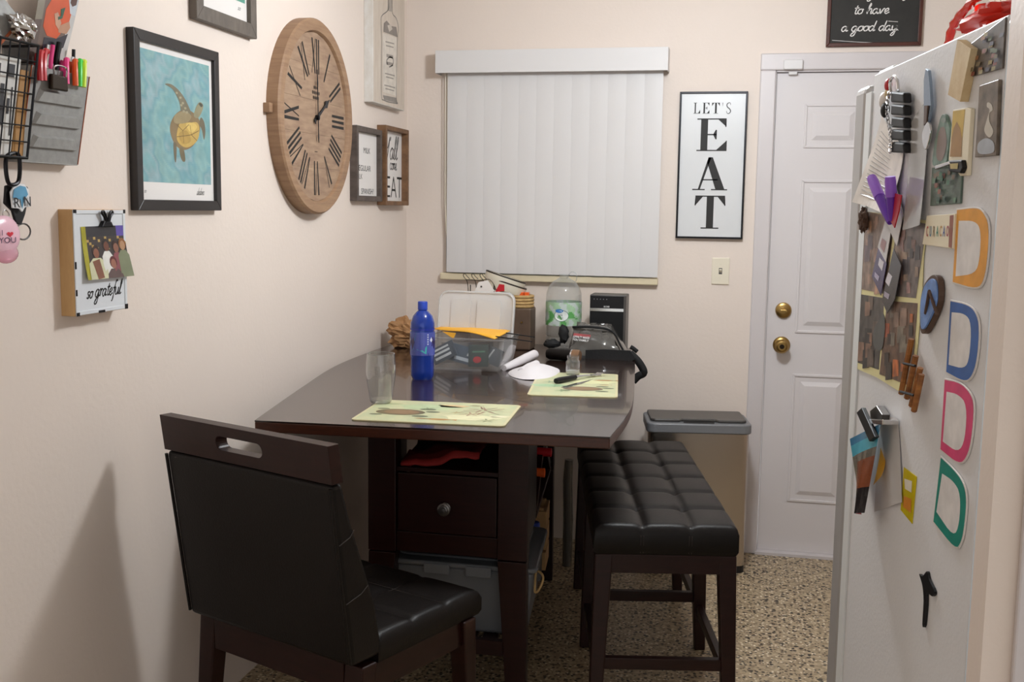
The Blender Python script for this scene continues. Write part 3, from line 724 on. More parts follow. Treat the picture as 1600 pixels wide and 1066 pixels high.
# ================================================================== WALL SIGNS, BACK WALL
def serif(m, ch, x, z, w, h, y, col=None):
    t = .028*h; S = h*.035
    X = lambda a: x+a*w
    Z = lambda a: z+a*h
    def P_(pts): m.flat([(X(a), Z(b)) for a, b in pts], y, col)
    if ch in 'ELT':
        pass
    if ch == 'E':
        P_([(.0, 0), (1, 0), (1, .035), (0, .035)]); P_([(.0, .965), (.97, .965), (.97, 1), (0, 1)])
        P_([(.13, .03), (.36, .03), (.36, .97), (.13, .97)])
        P_([(.36, .485), (.66, .485), (.66, .525), (.36, .525)]); P_([(.62, .36), (.66, .36), (.66, .65), (.62, .65), (.55, .525), (.55, .485)])
        P_([(.97, .965), (.93, .74), (.97, .74)]); P_([(.70, .965), (.97, .74), (.97, .965)])
        P_([(1, .035), (1, .32), (.97, .32)]); P_([(.66, .035), (1, .035), (.99, .32)])
    if ch == 'A':
        P_([(.44, 1), (.52, 1), (.22, .03), (.16, .03)]); P_([(.44, 1), (.56, 1), (.92, .03), (.66, .03), (.40, .86)])
        P_([(.26, .30), (.72, .30), (.71, .335), (.27, .335)])
        P_([(0, 0), (.36, 0), (.36, .035), (0, .035)]); P_([(.54, 0), (1, 0), (1, .035), (.54, .035)])
    if ch == 'T':
        P_([(.39, .03), (.62, .03), (.62, .97), (.39, .97)]); P_([(.02, .965), (.98, .965), (.98, 1), (.02, 1)])
        P_([(.22, 0), (.80, 0), (.80, .035), (.22, .035)])
        P_([(.02, .965), (0, .70), (.04, .70)]); P_([(.01, .85), (.02, .70), (.26, .965), (.02, .965)])
        P_([(.98, .965), (.96, .70), (1, .70)]); P_([(.99, .85), (.98, .70), (.74, .965), (.98, .965)])
    if ch == 'L':
        P_([(0, 0), (1, 0), (1, .045), (0, .045)]); P_([(.16, .03), (.34, .03), (.34, .97), (.16, .97)]); P_([(0, .955), (.5, .955), (.5, 1), (0, 1)])
        P_([(.7, .04), (1, .04), (1, .32), (.96, .32)])
    if ch == 'S':
        pts = crom([(X(a), Z(b), 0) for a, b in ((.85, .78), (.8, .95), (.5, .99), (.18, .85), (.25, .62), (.7, .42), (.88, .2), (.6, .01), (.25, .04), (.1, .25))], 5)
        m.ribbon([(p.x, p.y) for p in pts], [w*(.05+.12*math.sin(math.pi*i/len(pts))) for i in range(len(pts))], y, col)
    if ch == "'": P_([(.2, 1), (.6, 1), (.45, .66), (.38, .66)])

e0 = BW.uv(1059, 257, .02); e1_ = BW.uv(1164.5, 258, .02); ezt = BW.uv(1115, 143, .02)[1]; ezb = BW.uv(1107, 373, .02)[1]
es = wthing(BW, 'metal_sign', "tall white sign reading LET'S EAT in a thin black frame", 'sign', (e0[0]+e1_[0])/2, ezb)
MB().ring(e0[0], ezb, e1_[0], ezt, .008, -.022, 0).build('frame', 'black_metal', es, bevel=.001)
MB().box(e0[0]+.007, -.014, ezb+.007, e1_[0]-.007, -.002, ezt-.007).build('panel', 'sign_white', es)
m = MB()
def pbox(W, x0, y0, x1, y1, d): 
    a = W.uv(x0, y1, d); b = W.uv(x1, y0, d); return a[0], a[1], b[0]-a[0], b[1]-a[1]
for ch_, bb in (('E', (1088, 185, 1137, 236)), ('A', (1081.5, 246, 1138, 297)), ('T', (1084, 306, 1134, 357))):
    x, z, w, h = pbox(BW, *bb, .015); serif(m, ch_, x, z, w, h, -.0148)
xx = 1083.5
for ch_, w_ in (('L', 11), ('E', 11.5), ('T', 13), ("'", 3), ('S', 9)):
    x, z, w, h = pbox(BW, xx, 160.5, xx+w_, 177.5, .015); serif(m, ch_, x, z, w, h, -.0148); xx += w_+3
m.build('lettering', 'black_ink', es, label='black serif lettering')

# chalkboard sign
c0 = BW.uv(1292, 40, .02); c1 = BW.uv(1441, 40, .02); czb = BW.uv(1365, 72, .02)[1]; czt = czb+.33
cb = wthing(BW, 'chalkboard_sign', 'dark chalkboard style sign with white script above the white door', 'sign', (c0[0]+c1[0])/2, czb)
MB().ring(c0[0], czb, c1[0], czt, .014, -.022, 0).build('frame', 'mahogany', cb, bevel=.002)
MB().box(c0[0]+.012, -.014, czb+.012, c1[0]-.012, -.002, czt-.012).build('board', 'chalkboard', cb)
m = MB()
x, z = BW.uv(1333, 22, .015); m.script('to have', x, z, .0195, -.0148, .0042, slant=.25, sx=1.25)
x, z = BW.uv(1314, 49, .015); m.script('a good day.', x, z, .0195, -.0148, .0042, slant=.25, sx=1.25)
x, z = BW.uv(1318, -5, .015); m.script("It's a good day", x, z, .0195, -.0148, .0042, slant=.25, sx=1.1)
m.ribbon([BW.uv(1388, 33, .015), BW.uv(1403, 34, .015)], .002, -.0148); m.ribbon([BW.uv(1300, 63, .015), BW.uv(1345, 66, .015), BW.uv(1370, 67, .015)], .0016, -.0148); m.ribbon([BW.uv(1395, 67, .015), BW.uv(1428, 68, .015)], .001, -.0148)
m.build('lettering', 'magnet_white', cb, label='white script lettering')

# switch
s0 = BW.uv(1112, 424, .005); s1 = BW.uv(1139.5, 424, .005); szt = BW.uv(1127, 403, .005)[1]; szb = BW.uv(1125, 444.5, .005)[1]
sw = wthing(BW, 'light_switch', 'ivory toggle light switch on the wall below the tall sign', 'switch', (s0[0]+s1[0])/2, szb)
MB().prism(rrect(s0[0], szb, s1[0], szt, .003), -.006, 0).build('plate', 'ivory_plastic', sw, bevel=.002)
cx, cz = (s0[0]+s1[0])/2, (szb+szt)/2
MB().hexa([(cx-.005, -.018, cz+.004), (cx+.005, -.018, cz+.004), (cx+.005, -.004, cz-.009), (cx-.005, -.004, cz-.009), (cx-.005, -.018, cz+.010), (cx+.005, -.018, cz+.010), (cx+.005, -.004, cz+.009), (cx-.005, -.004, cz+.009)]).build('toggle', 'ivory_plastic', sw, bevel=.001)
MB().box(cx-.007, -.0065, cz-.013, cx+.007, -.005, cz+.013).build('toggle_slot', 'dark_plastic', sw)
for dz in (-.03, .03): MB().lathe([(.0035, .006), (.003, .0075), (0, .0075)], c=(cx, 0, cz+dz), axis='y', n=10).build('screw', 'ivory_plastic', sw)

# ================================================================== LEFT WALL
# grey frame at the top
d = .024
u0 = LW.uv(308, 20, d)[0]; u1, zb_ = LW.uv(402, 61.5, d); zt_ = zb_+.40
gf = wthing(LW, 'picture_frame', 'grey wooden picture frame cut off at the top, above the clock', 'picture', (u0+u1)/2, zb_)
fw = .040
MB().ring(u0, zb_, u1, zt_, fw, -d, 0).build('frame', 'grey_wood', gf, bevel=.002)
MB().box(u0+fw-.004, -.010, zb_+fw-.004, u1-fw+.004, -.002, zt_-fw+.004).build('mat', 'magnet_white', gf)
m = MB(); m.flat([(u0+fw+.03, zb_+fw+.055), (u1-fw-.012, zb_+fw+.055), (u1-fw-.012, zt_-fw-.03), (u0+fw+.03, zt_-fw-.03)], -.0105, '5E9C8C')
m.flat(circle((u0+u1)/2+.05, zb_+.2, .06, 16), -.0107, '2E5F55'); m.build('print', 'print', gf)
m = MB(); m.script('so', u1-fw-.06, zb_+fw+.03, .008, -.0105, .001, slant=.4, sx=1.4); m.build('signature', 'black_ink', gf)

# turtle print
ia, ib = LW.uv(217.3, 187, .014), LW.uv(333.1, 204, .014)
zt_ = (LW.uv(215.2, 62.2, .014)[1]+LW.uv(332.5, 96, .014)[1])/2; zb_ = (LW.uv(219.4, 312.6, .014)[1]+LW.uv(333.7, 313.2, .014)[1])/2
x0, x1 = ia[0], ib[0]; fw = .027
tf = wthing(LW, 'turtle_picture', 'sea turtle print in a black frame on the left wall', 'picture', (x0+x1)/2, zb_-fw)
MB().ring(x0-fw, zb_-fw, x1+fw, zt_+fw, fw, -.022, 0, wb=fw).build('frame', 'black_wood', tf, bevel=.0015)
MB().box(x0-.002, -.012, zb_-.002, x1+.002, -.003, zt_+.002).build('paper', 'magnet_white', tf)
W0, H0 = x1-x0, zt_-zb_
X = lambda t: x0+W0*t
Z = lambda t: zb_+H0*t
m = MB(); nx, ny = 64, 72; V = []; pal = [lin(c) for c in ('7FA8A6', '74A3A8', '8BB0AE', '709FA8', '93ADB2', '7CA8AC')]
for j in range(ny+1):
    for i in range(nx+1): V.append((X(.035+.925*i/nx), -.0124, Z(.115+.845*j/ny)))
b_ = len(m.v); m.v += V
for j in range(ny):
    for i in range(nx):
        q = .5+.9*noise.noise(Vector((i*.057, j*.04, 3)))+.35*noise.noise(Vector((i*.16+j*.11, j*.15, 8))); q = max(0, min(.999, q))*5; k = int(q)
        c = tuple(pal[k][c_]*(1-q+k)+pal[min(5, k+1)][c_]*(q-k) for c_ in range(3))
        o = b_+j*(nx+1)+i; m.f.append((o, o+1, o+nx+2, o+nx+1)); m.c.append(c)
m.build('watercolour', 'print', tf)
T = lambda pts: [LW.uv(180+a/3.133, b/3.133, .0126) for a, b in pts]    # outline points read off the print
m = MB()
def sh(pts, c, k=4, y=-.0128): m.flat([(p.x, p.y) for p in crom([(a, b, 0) for a, b in T(pts)], k, True)][::-1], y, c)
sh([(243, 412), (275, 413), (318, 450), (352, 505), (372, 565), (328, 566), (314, 500), (282, 438)], '77705A')
for a_, b_ in ((300, 455), (318, 478), (330, 505), (342, 530), (350, 550), (335, 545), (322, 515)): sh([(a_-5, b_-5), (a_+5, b_-4), (a_+5, b_+5), (a_-4, b_+5)], 'A39A7E', 2, -.0132)
sh([(400, 515), (415, 500), (430, 515), (425, 545), (405, 578), (385, 570), (388, 545)], '8F8A6C', y=-.0129)
sh([(420, 575), (436, 600), (441, 650), (434, 685), (425, 640), (412, 605)], '6E6450')
sh([(300, 555), (345, 535), (392, 560), (415, 600), (410, 660), (380, 715), (335, 735), (295, 710), (270, 650), (272, 600)], '86714F', y=-.0127)
sh([(318, 600), (360, 602), (400, 600), (412, 640), (400, 690), (355, 722), (318, 708), (300, 670)], 'C2A257', y=-.0130)
sh([(345, 605), (385, 603), (400, 625), (370, 650)], 'D5B868', y=-.0131); sh([(310, 655), (350, 640), (370, 690), (330, 705)], 'B0904A', y=-.0131)
sh([(295, 560), (340, 545), (372, 570), (350, 600), (300, 605), (285, 590)], '9A8A66', y=-.0131)
sh([(285, 700), (300, 710), (298, 790), (290, 780)], '6E6450'); sh([(315, 725), (335, 730), (343, 785), (330, 790), (318, 760)], '75694F')
sh([(408, 508), (418, 505), (428, 515), (420, 525)], '4E4A3C', y=-.0131)
for pts in ([(300, 610), (330, 640), (360, 610)], [(330, 640), (335, 700)], [(365, 612), (372, 660), (400, 690)], [(300, 670), (340, 665), (372, 660), (408, 640)]):
    m.ribbon([(a, b) for a, b in T(pts)], .002, -.0133, '7A6235')
m.build('painted_turtle', 'print', tf, label='swimming sea turtle seen from below')
m = MB(); m.script('so', X(.045), Z(.045), .006, -.0125, .0008, slant=.2); m.build('edition_mark', 'black_ink', tf); m = MB(); m.script('dedova', X(.74), Z(.04), .010, -.0125, .0010, slant=.5, sx=.75); m.build('signature', 'black_ink', tf)

# clock
ck, cz_, CR, cdp = 3.565, 1.770, .328, .045
ck_ = wthing(LW, 'wall_clock', 'large round wooden wall clock with black roman numerals', 'clock', ck, cz_)
ri = CR-.045
MB().lathe([(ri, -.0), (CR, -.0), (CR, cdp-.006), (CR-.006, cdp), (ri+.006, cdp-.002), (ri, cdp-.012), (ri, 0)], n=72, c=(ck, 0, cz_), axis='y', cap=False).build('rim', 'clock_wood', ck_, smooth=True)
for k in range(5):   # face boards
    z0 = -ri+2*ri*k/5+.0003; z1 = -ri+2*ri*(k+1)/5-.0003; pts = []
    for i in range(13):
        z = z0+(z1-z0)*i/12; pts.append((math.sqrt(max(0, ri*ri-z*z)), z))
    pl = [(ck+a, cz_+b) for a, b in pts]+[(ck-a, cz_+b) for a, b in reversed(pts)]
    MB().prism(pl, -(cdp-.012), -.012).build('face_board', 'face_wood', ck_)
MB().box(ck-CR-.022, -.022, cz_-.012, ck-CR+.01, 0, cz_+.018).build('side_tab', 'clock_wood', ck_, bevel=.002)
yf = -(cdp-.012)-.0006
m = MB(); r0, r1 = ri*.52, ri*.93
def rad(a, r, t): return (ck+r*math.sin(a)+t*math.cos(a), cz_+r*math.cos(a)-t*math.sin(a))
for hr, txt in enumerate(('XII', 'I', 'II', 'III', 'IIII', 'V', 'VI', 'VII', 'VIII', 'IX', 'X', 'XI')):
    a = R(30*hr); wmap = {'I': .018, 'V': .034, 'X': .036}; tot = sum(wmap[c] for c in txt); t = -tot/2
    for c in txt:
        w = wmap[c]; tk = .0105; k1 = 1.06
        if c == 'I': m.flat([rad(a, r0, t+w/2-tk/2*.8), rad(a, r1, t+w/2-tk/2), rad(a, r1, t+w/2+tk/2), rad(a, r0, t+w/2+tk/2*.8)][::-1], yf)
        if c == 'V':
            m.flat([rad(a, r1, t), rad(a, r1, t+.011), rad(a, r0, t+w/2+.002), rad(a, r0, t+w/2-.003)], yf); m.flat([rad(a, r1, t+w-.004), rad(a, r1, t+w), rad(a, r0, t+w/2+.003), rad(a, r0, t+w/2)], yf)
        if c == 'X':
            m.flat([rad(a, r1, t), rad(a, r1, t+.011), rad(a, r0, t+w), rad(a, r0, t+w-.010)], yf); m.flat([rad(a, r1, t+w-.004), rad(a, r1, t+w), rad(a, r0, t+.004), rad(a, r0, t)], yf-.0001)
        t += w
m.build('numerals', 'black_ink', ck_)
m = MB()
for zc, n_ in ((.10, 3), (.083, 5), (.066, 4)):
    for i in range(n_): m.flat(circle(ck+(i-n_/2+.5)*.014, cz_+zc, .006, 8, .0065), yf)
for i in range(4): m.flat(circle(ck-.012+i*.007, cz_-.115, .0025, 6), yf)
m.build('crest', 'dark_stripe', ck_)
def hand(a, L, w, tail, y, nm):
    m = MB(); q = [(0, L), (w*.35, L*.85), (w, L*.72), (w*.3, L*.62), (w*.45, 0), (w*.3, -tail*.6), (w*.9, -tail*.8), (0, -tail)]
    q = q+[(-a_, b_) for a_, b_ in q[-2:0:-1]]
    m.prism([rad(a, b_, a_) for a_, b_ in q][::-1], y, y+.002); return m.build(nm, 'black_metal', ck_)
hand(R(58), .135, .014, .03, yf-.006, 'hour_hand'); hand(R(-2), .16, .005, .085, yf-.009, 'minute_hand')
MB().lathe([(.009, cdp-.012), (.009, cdp+.0), (.005, cdp+.002), (0, cdp+.002)], c=(ck, 0, cz_), axis='y', n=16).build('centre_cap', 'black_metal', ck_, smooth=True)

# bottle drawing on a white board
d = .038; u0, u1 = LW.uv(583, 90, d)[0], LW.uv(632, 90, d)[0]; zb_ = LW.uv(608, 166.5, d)[1]; zt_ = zb_+.52
bp_ = wthing(LW, 'bottle_artwork', 'pencil style bottle drawing on a thick white board in the corner', 'picture', (u0+u1)/2, zb_)
MB().box(u0, -d, zb_, u1, 0, zt_).build('board', 'white_wash', bp_, bevel=.002)
MB().box(u0+.003, -d-.0006, zb_+.003, u1-.003, -d, zt_-.003).build('paper', 'canvas_wash', bp_)
m = MB(); Q = lambda pts: [LW.uv(560+a/5.925, b/5.925, d+.001) for a, b in pts]
y_ = -d-.0012
def line(pts, w, c='6E6A66', k=5, y=y_): m.ribbon([(p.x, p.y) for p in crom([(a, b, 0) for a, b in Q(pts)], k)], w, y, c)
line([(275, -20), (275, 90), (215, 150), (210, 240), (215, 400), (213, 860), (240, 930), (360, 960)], .004)
line([(310, -20), (315, 120), (350, 170), (370, 260), (360, 400), (352, 900), (365, 955)], .004)
m.flat(Q([(235, 215), (262, 190), (300, 240), (350, 250), (362, 345), (300, 320), (232, 295)])[::-1], y_, '847C75')
m.flat(Q([(268, 235), (300, 225), (315, 270), (285, 295)])[::-1], y_-.0002, 'C4BAAE')
m.flat(Q([(225, 305), (355, 350), (352, 890), (225, 850)])[::-1], y_+.0003, 'D9D0C4')
for k, (zc, l) in enumerate(((395, 80), (430, 70), (520, 60), (590, 60), (690, 90), (720, 70), (800, 100), (830, 80))):
    line([(290-l/2, zc-l*.12), (290, zc), (290+l/2, zc+l*.14)], .012 if 480 < zc < 640 else .005, '9A928A')
line([(270, 600), (262, 560), (290, 530), (320, 545), (318, 600), (285, 620)], .006, '6E6A66')
m.flat(Q([(225, 880), (350, 905), (362, 955), (240, 925)])[::-1], y_, '8C857E')
m.flat(Q([(275, -20), (312, -20), (315, 110), (272, 100)])[::-1], y_, 'A89F95')
m.build('bottle_drawing', 'print', bp_)

# two box signs
def box_sign(nm, lab, wood, u0, u1, z0, z1, d, fw, writer):
    t = wthing(LW, nm, lab, 'sign', (u0+u1)/2, z0)
    MB().ring(u0, z0, u1, z1, fw, -d, 0).build('frame', wood, t, bevel=.0015)
    MB().box(u0+fw-.002, -.012, z0+fw-.002, u1-fw+.002, -.003, z1-fw+.002).build('panel', 'magnet_white', t)
    m = MB(); writer(m); m.build('lettering', 'black_ink', t)
d = .030; u0, u1 = LW.uv(558, 255, d)[0], LW.uv(597.5, 255, d)[0]; z1, z0 = LW.uv(575, 199, d)[1], LW.uv(575, 314.5, d)[1]
def w1(m):
    for txt, px, py, h, k in (('MILK', 568, 239, .022, 1.15), ('REGULAR', 557.5, 266, .022, 1.2), ('MILK', 556.5, 279, .020, 1.15), ('SPANISH?', 564.5, 303, .022, 1.12)):
        x, z = LW.uv(px, py, .013); m.text(txt, x, z, h, -.0124, sx=k)
box_sign('coffee_sign', 'dark grey framed coffee sign half hidden behind the brown framed sign', 'dark_grey_wood', u0, u1, z0, z1, d, .021, w1)
d = .040; u0, u1 = LW.uv(603.5, 255, d)[0], LW.uv(639, 255, d)[0]; z1, z0 = LW.uv(620, 199, d)[1], LW.uv(620, 321, d)[1]
def w2(m):
    x, z = LW.uv(602, 247, .013); m.script("Y'all", x, z, .046, -.0124, .007, slant=.25, sx=1.05)
    x, z = LW.uv(609.5, 265, .013); m.script('come', x, z, .028, -.0124, .005, slant=0, sx=.92)
    x, z = LW.uv(603, 308.5, .013); m.text('EAT', x, z, .092, -.0124, sx=.95, bold=-.01)
box_sign('eat_sign', "brown wood framed sign reading Y'all come EAT in the corner", 'brown_wood', u0, u1, z0, z1, d, .018, w2)

# so grateful photo box
d = .035; u0 = LW.uv(115, 410, d)[0]; u1 = LW.uv(196, 404, d)[0]; z1 = LW.uv(155, 327.5, d)[1]; z0 = LW.uv(155, 489, d)[1]
gb = wthing(LW, 'photo_box', 'wooden box with white front reading so grateful and a clipped photo', 'photo holder', (u0+u1)/2, z0)
MB().box(u0, -d, z0, u1, 0, z1).build('box_body', 'pine', gb, bevel=.001)
MB().ring(u0+.001, z0+.001, u1-.001, z1-.001, .009, -d-.003, -d).build('enamel_rim', 'white_enamel', gb, bevel=.001)
MB().box(u0+.009, -d-.0008, z0+.009, u1-.009, -d, z1-.009).build('enamel_plate', 'white_enamel', gb)
m = MB()
for cx, cz, w, h in ((u0, z1-.008, .012, .008), (u1-.009, z1-.009, .009, .009), (u0, z0+.105, .006, .016), (u0+.0, z0+.045, .006, .014), (u0, z0, .012, .008), (u1-.013, z0+.0, .013, .012), (u0+.085, z0, .026, .006)):
    m.box(cx, -d-.0034, cz, cx+w, -d-.0029, cz+h)
m.build('worn_spots', 'black_metal', gb)
yw = -d-.0012; x, z = LW.uv(134.5, 467, d); m = MB(); m.script('so', x, z, .0155, yw, .0036, slant=.35, sx=.95)
x, z = LW.uv(147.5, 464, d); m.script('grateful', x, z, .0165, yw, .0036, slant=.35, sx=1.02); m.build('lettering', 'black_ink', gb)
# photo, curling away at the bottom
def curl_photo(W, quad, d0, d1, cells, n=12):
    """photo print hanging on a wall plane: quad of photo points (tl,tr,br,bl), proud d0 at the top and d1 at the bottom"""
    m = MB(); tl, tr_, br_, bl_ = [Vector(W.uv(*q, d0)) for q in quad]
    def pt(u, v, lift=0):
        p = (tl*(1-u)+tr_*u)*(1-v)+(bl_*(1-u)+br_*u)*v; return (p.x, -(d0+(d1-d0)*v*v)-lift, p.y)
    return m, pt
m, pt = curl_photo(LW, ((126, 354.5), (193, 352), (201, 431), (132, 438)), d+.002, d+.012, None)
def grid(m, pt, nx, ny, f, lift=0):
    b = len(m.v); m.v += [pt(i/nx, j/ny, lift) for j in range(ny+1) for i in range(nx+1)]
    for j in range(ny):
        for i in range(nx):
            o = b+j*(nx+1)+i; m.f.append((o, o+nx+1, o+nx+2, o+1)); m.c.append(f((i+.5)/nx, (j+.5)/ny))
def shp(m, pt, pts, c, lift=.0004): m.add([pt(u, v, lift) for u, v in pts][::-1], [tuple(range(len(pts)))], c)
def person(m, pt, x, top, w, skin, shirt, hair, lift):
    hh = .11
    shp(m, pt, [(x-w*.6, 1.0), (x+w*.6, 1.0), (x+w*.55, top+.32), (x+w*.25, top+.22), (x-w*.25, top+.22), (x-w*.55, top+.32)], shirt, lift)
    shp(m, pt, [(x+.085*math.cos(a), top+.10-.12*math.sin(a)) for a in [2*math.pi*i/12 for i in range(12)]], hair, lift+.0001)
    shp(m, pt, [(x+.06*math.cos(a), top+.13-.095*math.sin(a)) for a in [2*math.pi*i/12 for i in range(12)]], skin, lift+.0002)
def fc(u, v):
    if u < .10: return 'A8A02A'
    if v < .22: return '5A4AA0' if u > .8 else '2A2A30'
    if v < .45 and (int(u*23)*7+int(v*31)*5) % 6 == 0: return 'B99A58'
    return '3A3230'
grid(m, pt, 20, 20, fc)
person(m, pt, .52, .26, .22, '6B4030', 'E4E2DC', '2A1C16', .0003); person(m, pt, .74, .30, .20, '8A5B48', '8C4A50', '3A2018', .0004); person(m, pt, .90, .26, .24, 'B58A66', '7E8466', '8C5A30', .0005)
person(m, pt, .27, .38, .34, '8E5A44', 'CFCDA8', '3A2620', .0006); person(m, pt, .62, .60, .30, '9A6450', '5E4A46', '5A2220', .0008)
shp(m, pt, [(.16, .66), (.32, .62), (.36, .98), (.22, 1.0)], '80503A', .0010)
m.build('photo', 'gloss_print', gb, label='snapshot of a group of people')
# clip
cx, cz = LW.uv(163, 353, d)
c_ = MB().prism([(cx-.028, cz-.003), (cx+.022, cz-.003), (cx+.012, cz+.010), (cx-.016, cz+.012)], -d-.012, -d-.001).build('clip', 'black_metal', gb, bevel=.002)
for s2 in (-1, 1):
    m = MB(); q = [(cx-.002+s2*.006, cz+.008), (cx-.002+s2*.012, cz+.02), (cx-.002+s2*.022, cz+.03), (cx-.002+s2*.016, cz+.034), (cx-.002+s2*.008, cz+.026), (cx-.002+s2*.003, cz+.012)]
    m.tube([(p.x, -d-.010, p.y) for p in crom([(a, b, 0) for a, b in q], 5, True)], .0028, 6, closed=True); m.build('clip_lever', 'black_metal', c_, smooth=True)

# galvanized pocket with louvres
def slant(W, px, py, da, pa, db, pb):   # point on a face whose proudness changes linearly between photo rows pa and pb
    t = (py-pa)/(pb-pa); dd = da+(db-da)*t; u, z = W.uv(px, py, dd); return (u, -dd, z)
gu0, gz0 = LW.uv(31, 251, .03); gu1 = LW.uv(121, 251, .03)[0]; gz1 = LW.uv(90, 110, .065)[1]
gp = wthing(LW, 'metal_wall_pocket', 'galvanized metal wall pocket with three louvres holding pens', 'organizer', (gu0+gu1)/2, gz0)
dB, dT = .03, .066
def gy(z): return -(dB+(dT-dB)*(z-gz0)/(gz1-gz0))
m = MB(); m.hexa([(gu0, -dB, gz0), (gu1, -dB, gz0), (gu1, -dB+.002, gz0), (gu0, -dB+.002, gz0), (gu0, -dT, gz1), (gu1, -dT, gz1), (gu1, -dT+.002, gz1), (gu0, -dT+.002, gz1)]); m.build('front_plate', 'galvanized', gp)
for x in (gu0, gu1-.002):
    m = MB(); m.hexa([(x, -dB, gz0), (x+.002, -dB, gz0), (x+.002, 0, gz0), (x, 0, gz0), (x, -dT, gz1), (x+.002, -dT, gz1), (x+.002, 0, gz1), (x, 0, gz1)]); m.build('side_plate', 'galvanized', gp)
MB().box(gu0, -dB, gz0-.002, gu1, 0, gz0).build('bottom_plate', 'galvanized', gp)
MB().box(gu0, -.003, gz0, gu1, 0, gz1+.05).build('back_plate', 'galvanized', gp)
for x in (gu0-.0015, gu1-.0015):
    m = MB(); m.tube([(x+.0015, -dB-.0005, gz0), (x+.0015, -dT-.0005, gz1)], .0012, 6); m.build('rolled_edge', 'terracotta', gp)
GW = gu1-gu0; GH = gz1-gz0
for fz in (.155, .40, .64):
    zz = gz0+GH*fz; a, b = gu0+GW*.13, gu1-GW*.10; h = .026
    m = MB(); yb = gy(zz); yt = gy(zz+h)
    v = [(a, yb-.007, zz), (b, yb-.007, zz), (b-.014, yt-.0065, zz+h*.78), (a+.014, yt-.0065, zz+h*.78), (b-.006, yt-.0005, zz+h), (a+.006, yt-.0005, zz+h), (a-.003, yb-.0004, zz), (b+.003, yb-.0004, zz)]
    m.add(v, [(0, 1, 2, 3), (3, 2, 4, 5), (6, 0, 3, 5), (1, 7, 4, 2)]); m.build('louvre', 'galvanized', gp, smooth=True, ang=50)
# pens standing in the pocket
def pen(px, py, ptop, r, col, nm, lab, cat, lean_=0, clip=None, body=None, cap=None):
    u, z = LW.uv(px, py, .058); ut, zt = LW.uv(px+lean_, ptop, .058)
    t = wthing(LW, nm, lab, cat, u, z-.06, 'pens and markers in the wall pocket'); zb = z-.06
    dy = -.045
    MB().tube([(u, dy, zb), (u+(ut-u)*.5, dy-.004, (z+zt)/2-.01), (ut, dy-.008, zt)], [r*.8, r, r*.9], 10).build('barrel', body or col, t, smooth=True)
    if cap: MB().tube([(ut, dy-.008, zt-.001), (ut+(ut-u)*.05, dy-.009, zt+.016)], r*.75, 10).build('cap', cap, t, smooth=True)
    if clip: 
        u2, z2 = LW.uv(clip[0], clip[1], .075); u3, z3 = LW.uv(clip[2], clip[3], .072)
        MB().tube(crom([(ut, dy-.018, zt+.001), ((ut+u2)/2+.004, -.064, zt+.0), (u2+.002, -.071, z2), (u3, -.072, z3)], 4), [.0062]*13, 8).build('clip', col, t, smooth=True)
    return t
pen(100, 96, 95, .006, 'pink_plastic', 'highlighter', 'pink highlighter with curved clip in the wall pocket', 'highlighter', 2, (105, 105, 104, 131))
pen(113, 100, 97, .006, 'orange_plastic', 'highlighter', 'orange highlighter with curved clip in the wall pocket', 'highlighter', 2, (119, 110, 118, 134), cap=None)
pen(121, 100, 97, .006, 'green_plastic', 'highlighter', 'green highlighter with curved clip in the wall pocket', 'highlighter', 2, (126, 110, 124, 135))
pen(127, 102, 98, .006, 'yellow_plastic', 'highlighter', 'yellow highlighter with curved clip at the end of the wall pocket', 'highlighter', 2, (133, 110, 130, 136))
pen(117, 100, 89, .005, 'chrome', 'pen', 'silver pen with a black button between the highlighters', 'pen', 1, cap='black_plastic')
pen(63, 100, 84, .006, 'red_plastic', 'pen', 'red pen clipped at the left of the wall pocket', 'pen', 0, (64, 100, 63, 126))
pen(70, 100, 82, .005, 'red_plastic', 'pen', 'red pen clipped second from the left of the wall pocket', 'pen', 1, (70, 100, 69, 126), body='chrome')
pen(78, 98, 70, .005, 'chrome', 'pen', 'silver pen in the middle of the wall pocket', 'pen', 1)
pen(84, 98, 70, .005, 'pink_plastic', 'pen', 'thin magenta pen behind the binder clip', 'pen', 2)
pen(93, 98, 66, .006, 'black_plastic', 'pen', 'black pen behind the binder clip', 'pen', 3)
# binder clip on the pocket edge
bu, bz_ = LW.uv(90, 128, .07)
bcl = wthing(LW, 'binder_clip', 'brown metal binder clip on the edge of the wall pocket', 'clip', bu, bz_-.02)
MB().prism([(bu-.030, bz_-.018), (bu+.026, bz_-.018), (bu+.024, bz_+.012), (bu-.028, bz_+.014)], -.078, -.0675).build('clip_body', 'dark_bronze', bcl, bevel=.003)
MB().tube(crom([(bu-.022, -.077, bz_+.012), (bu-.020, -.079, bz_+.030), (bu+.018, -.079, bz_+.030), (bu+.02, -.077, bz_+.012)], 4), .002, 6).build('clip_lever', 'chrome', bcl, smooth=True)
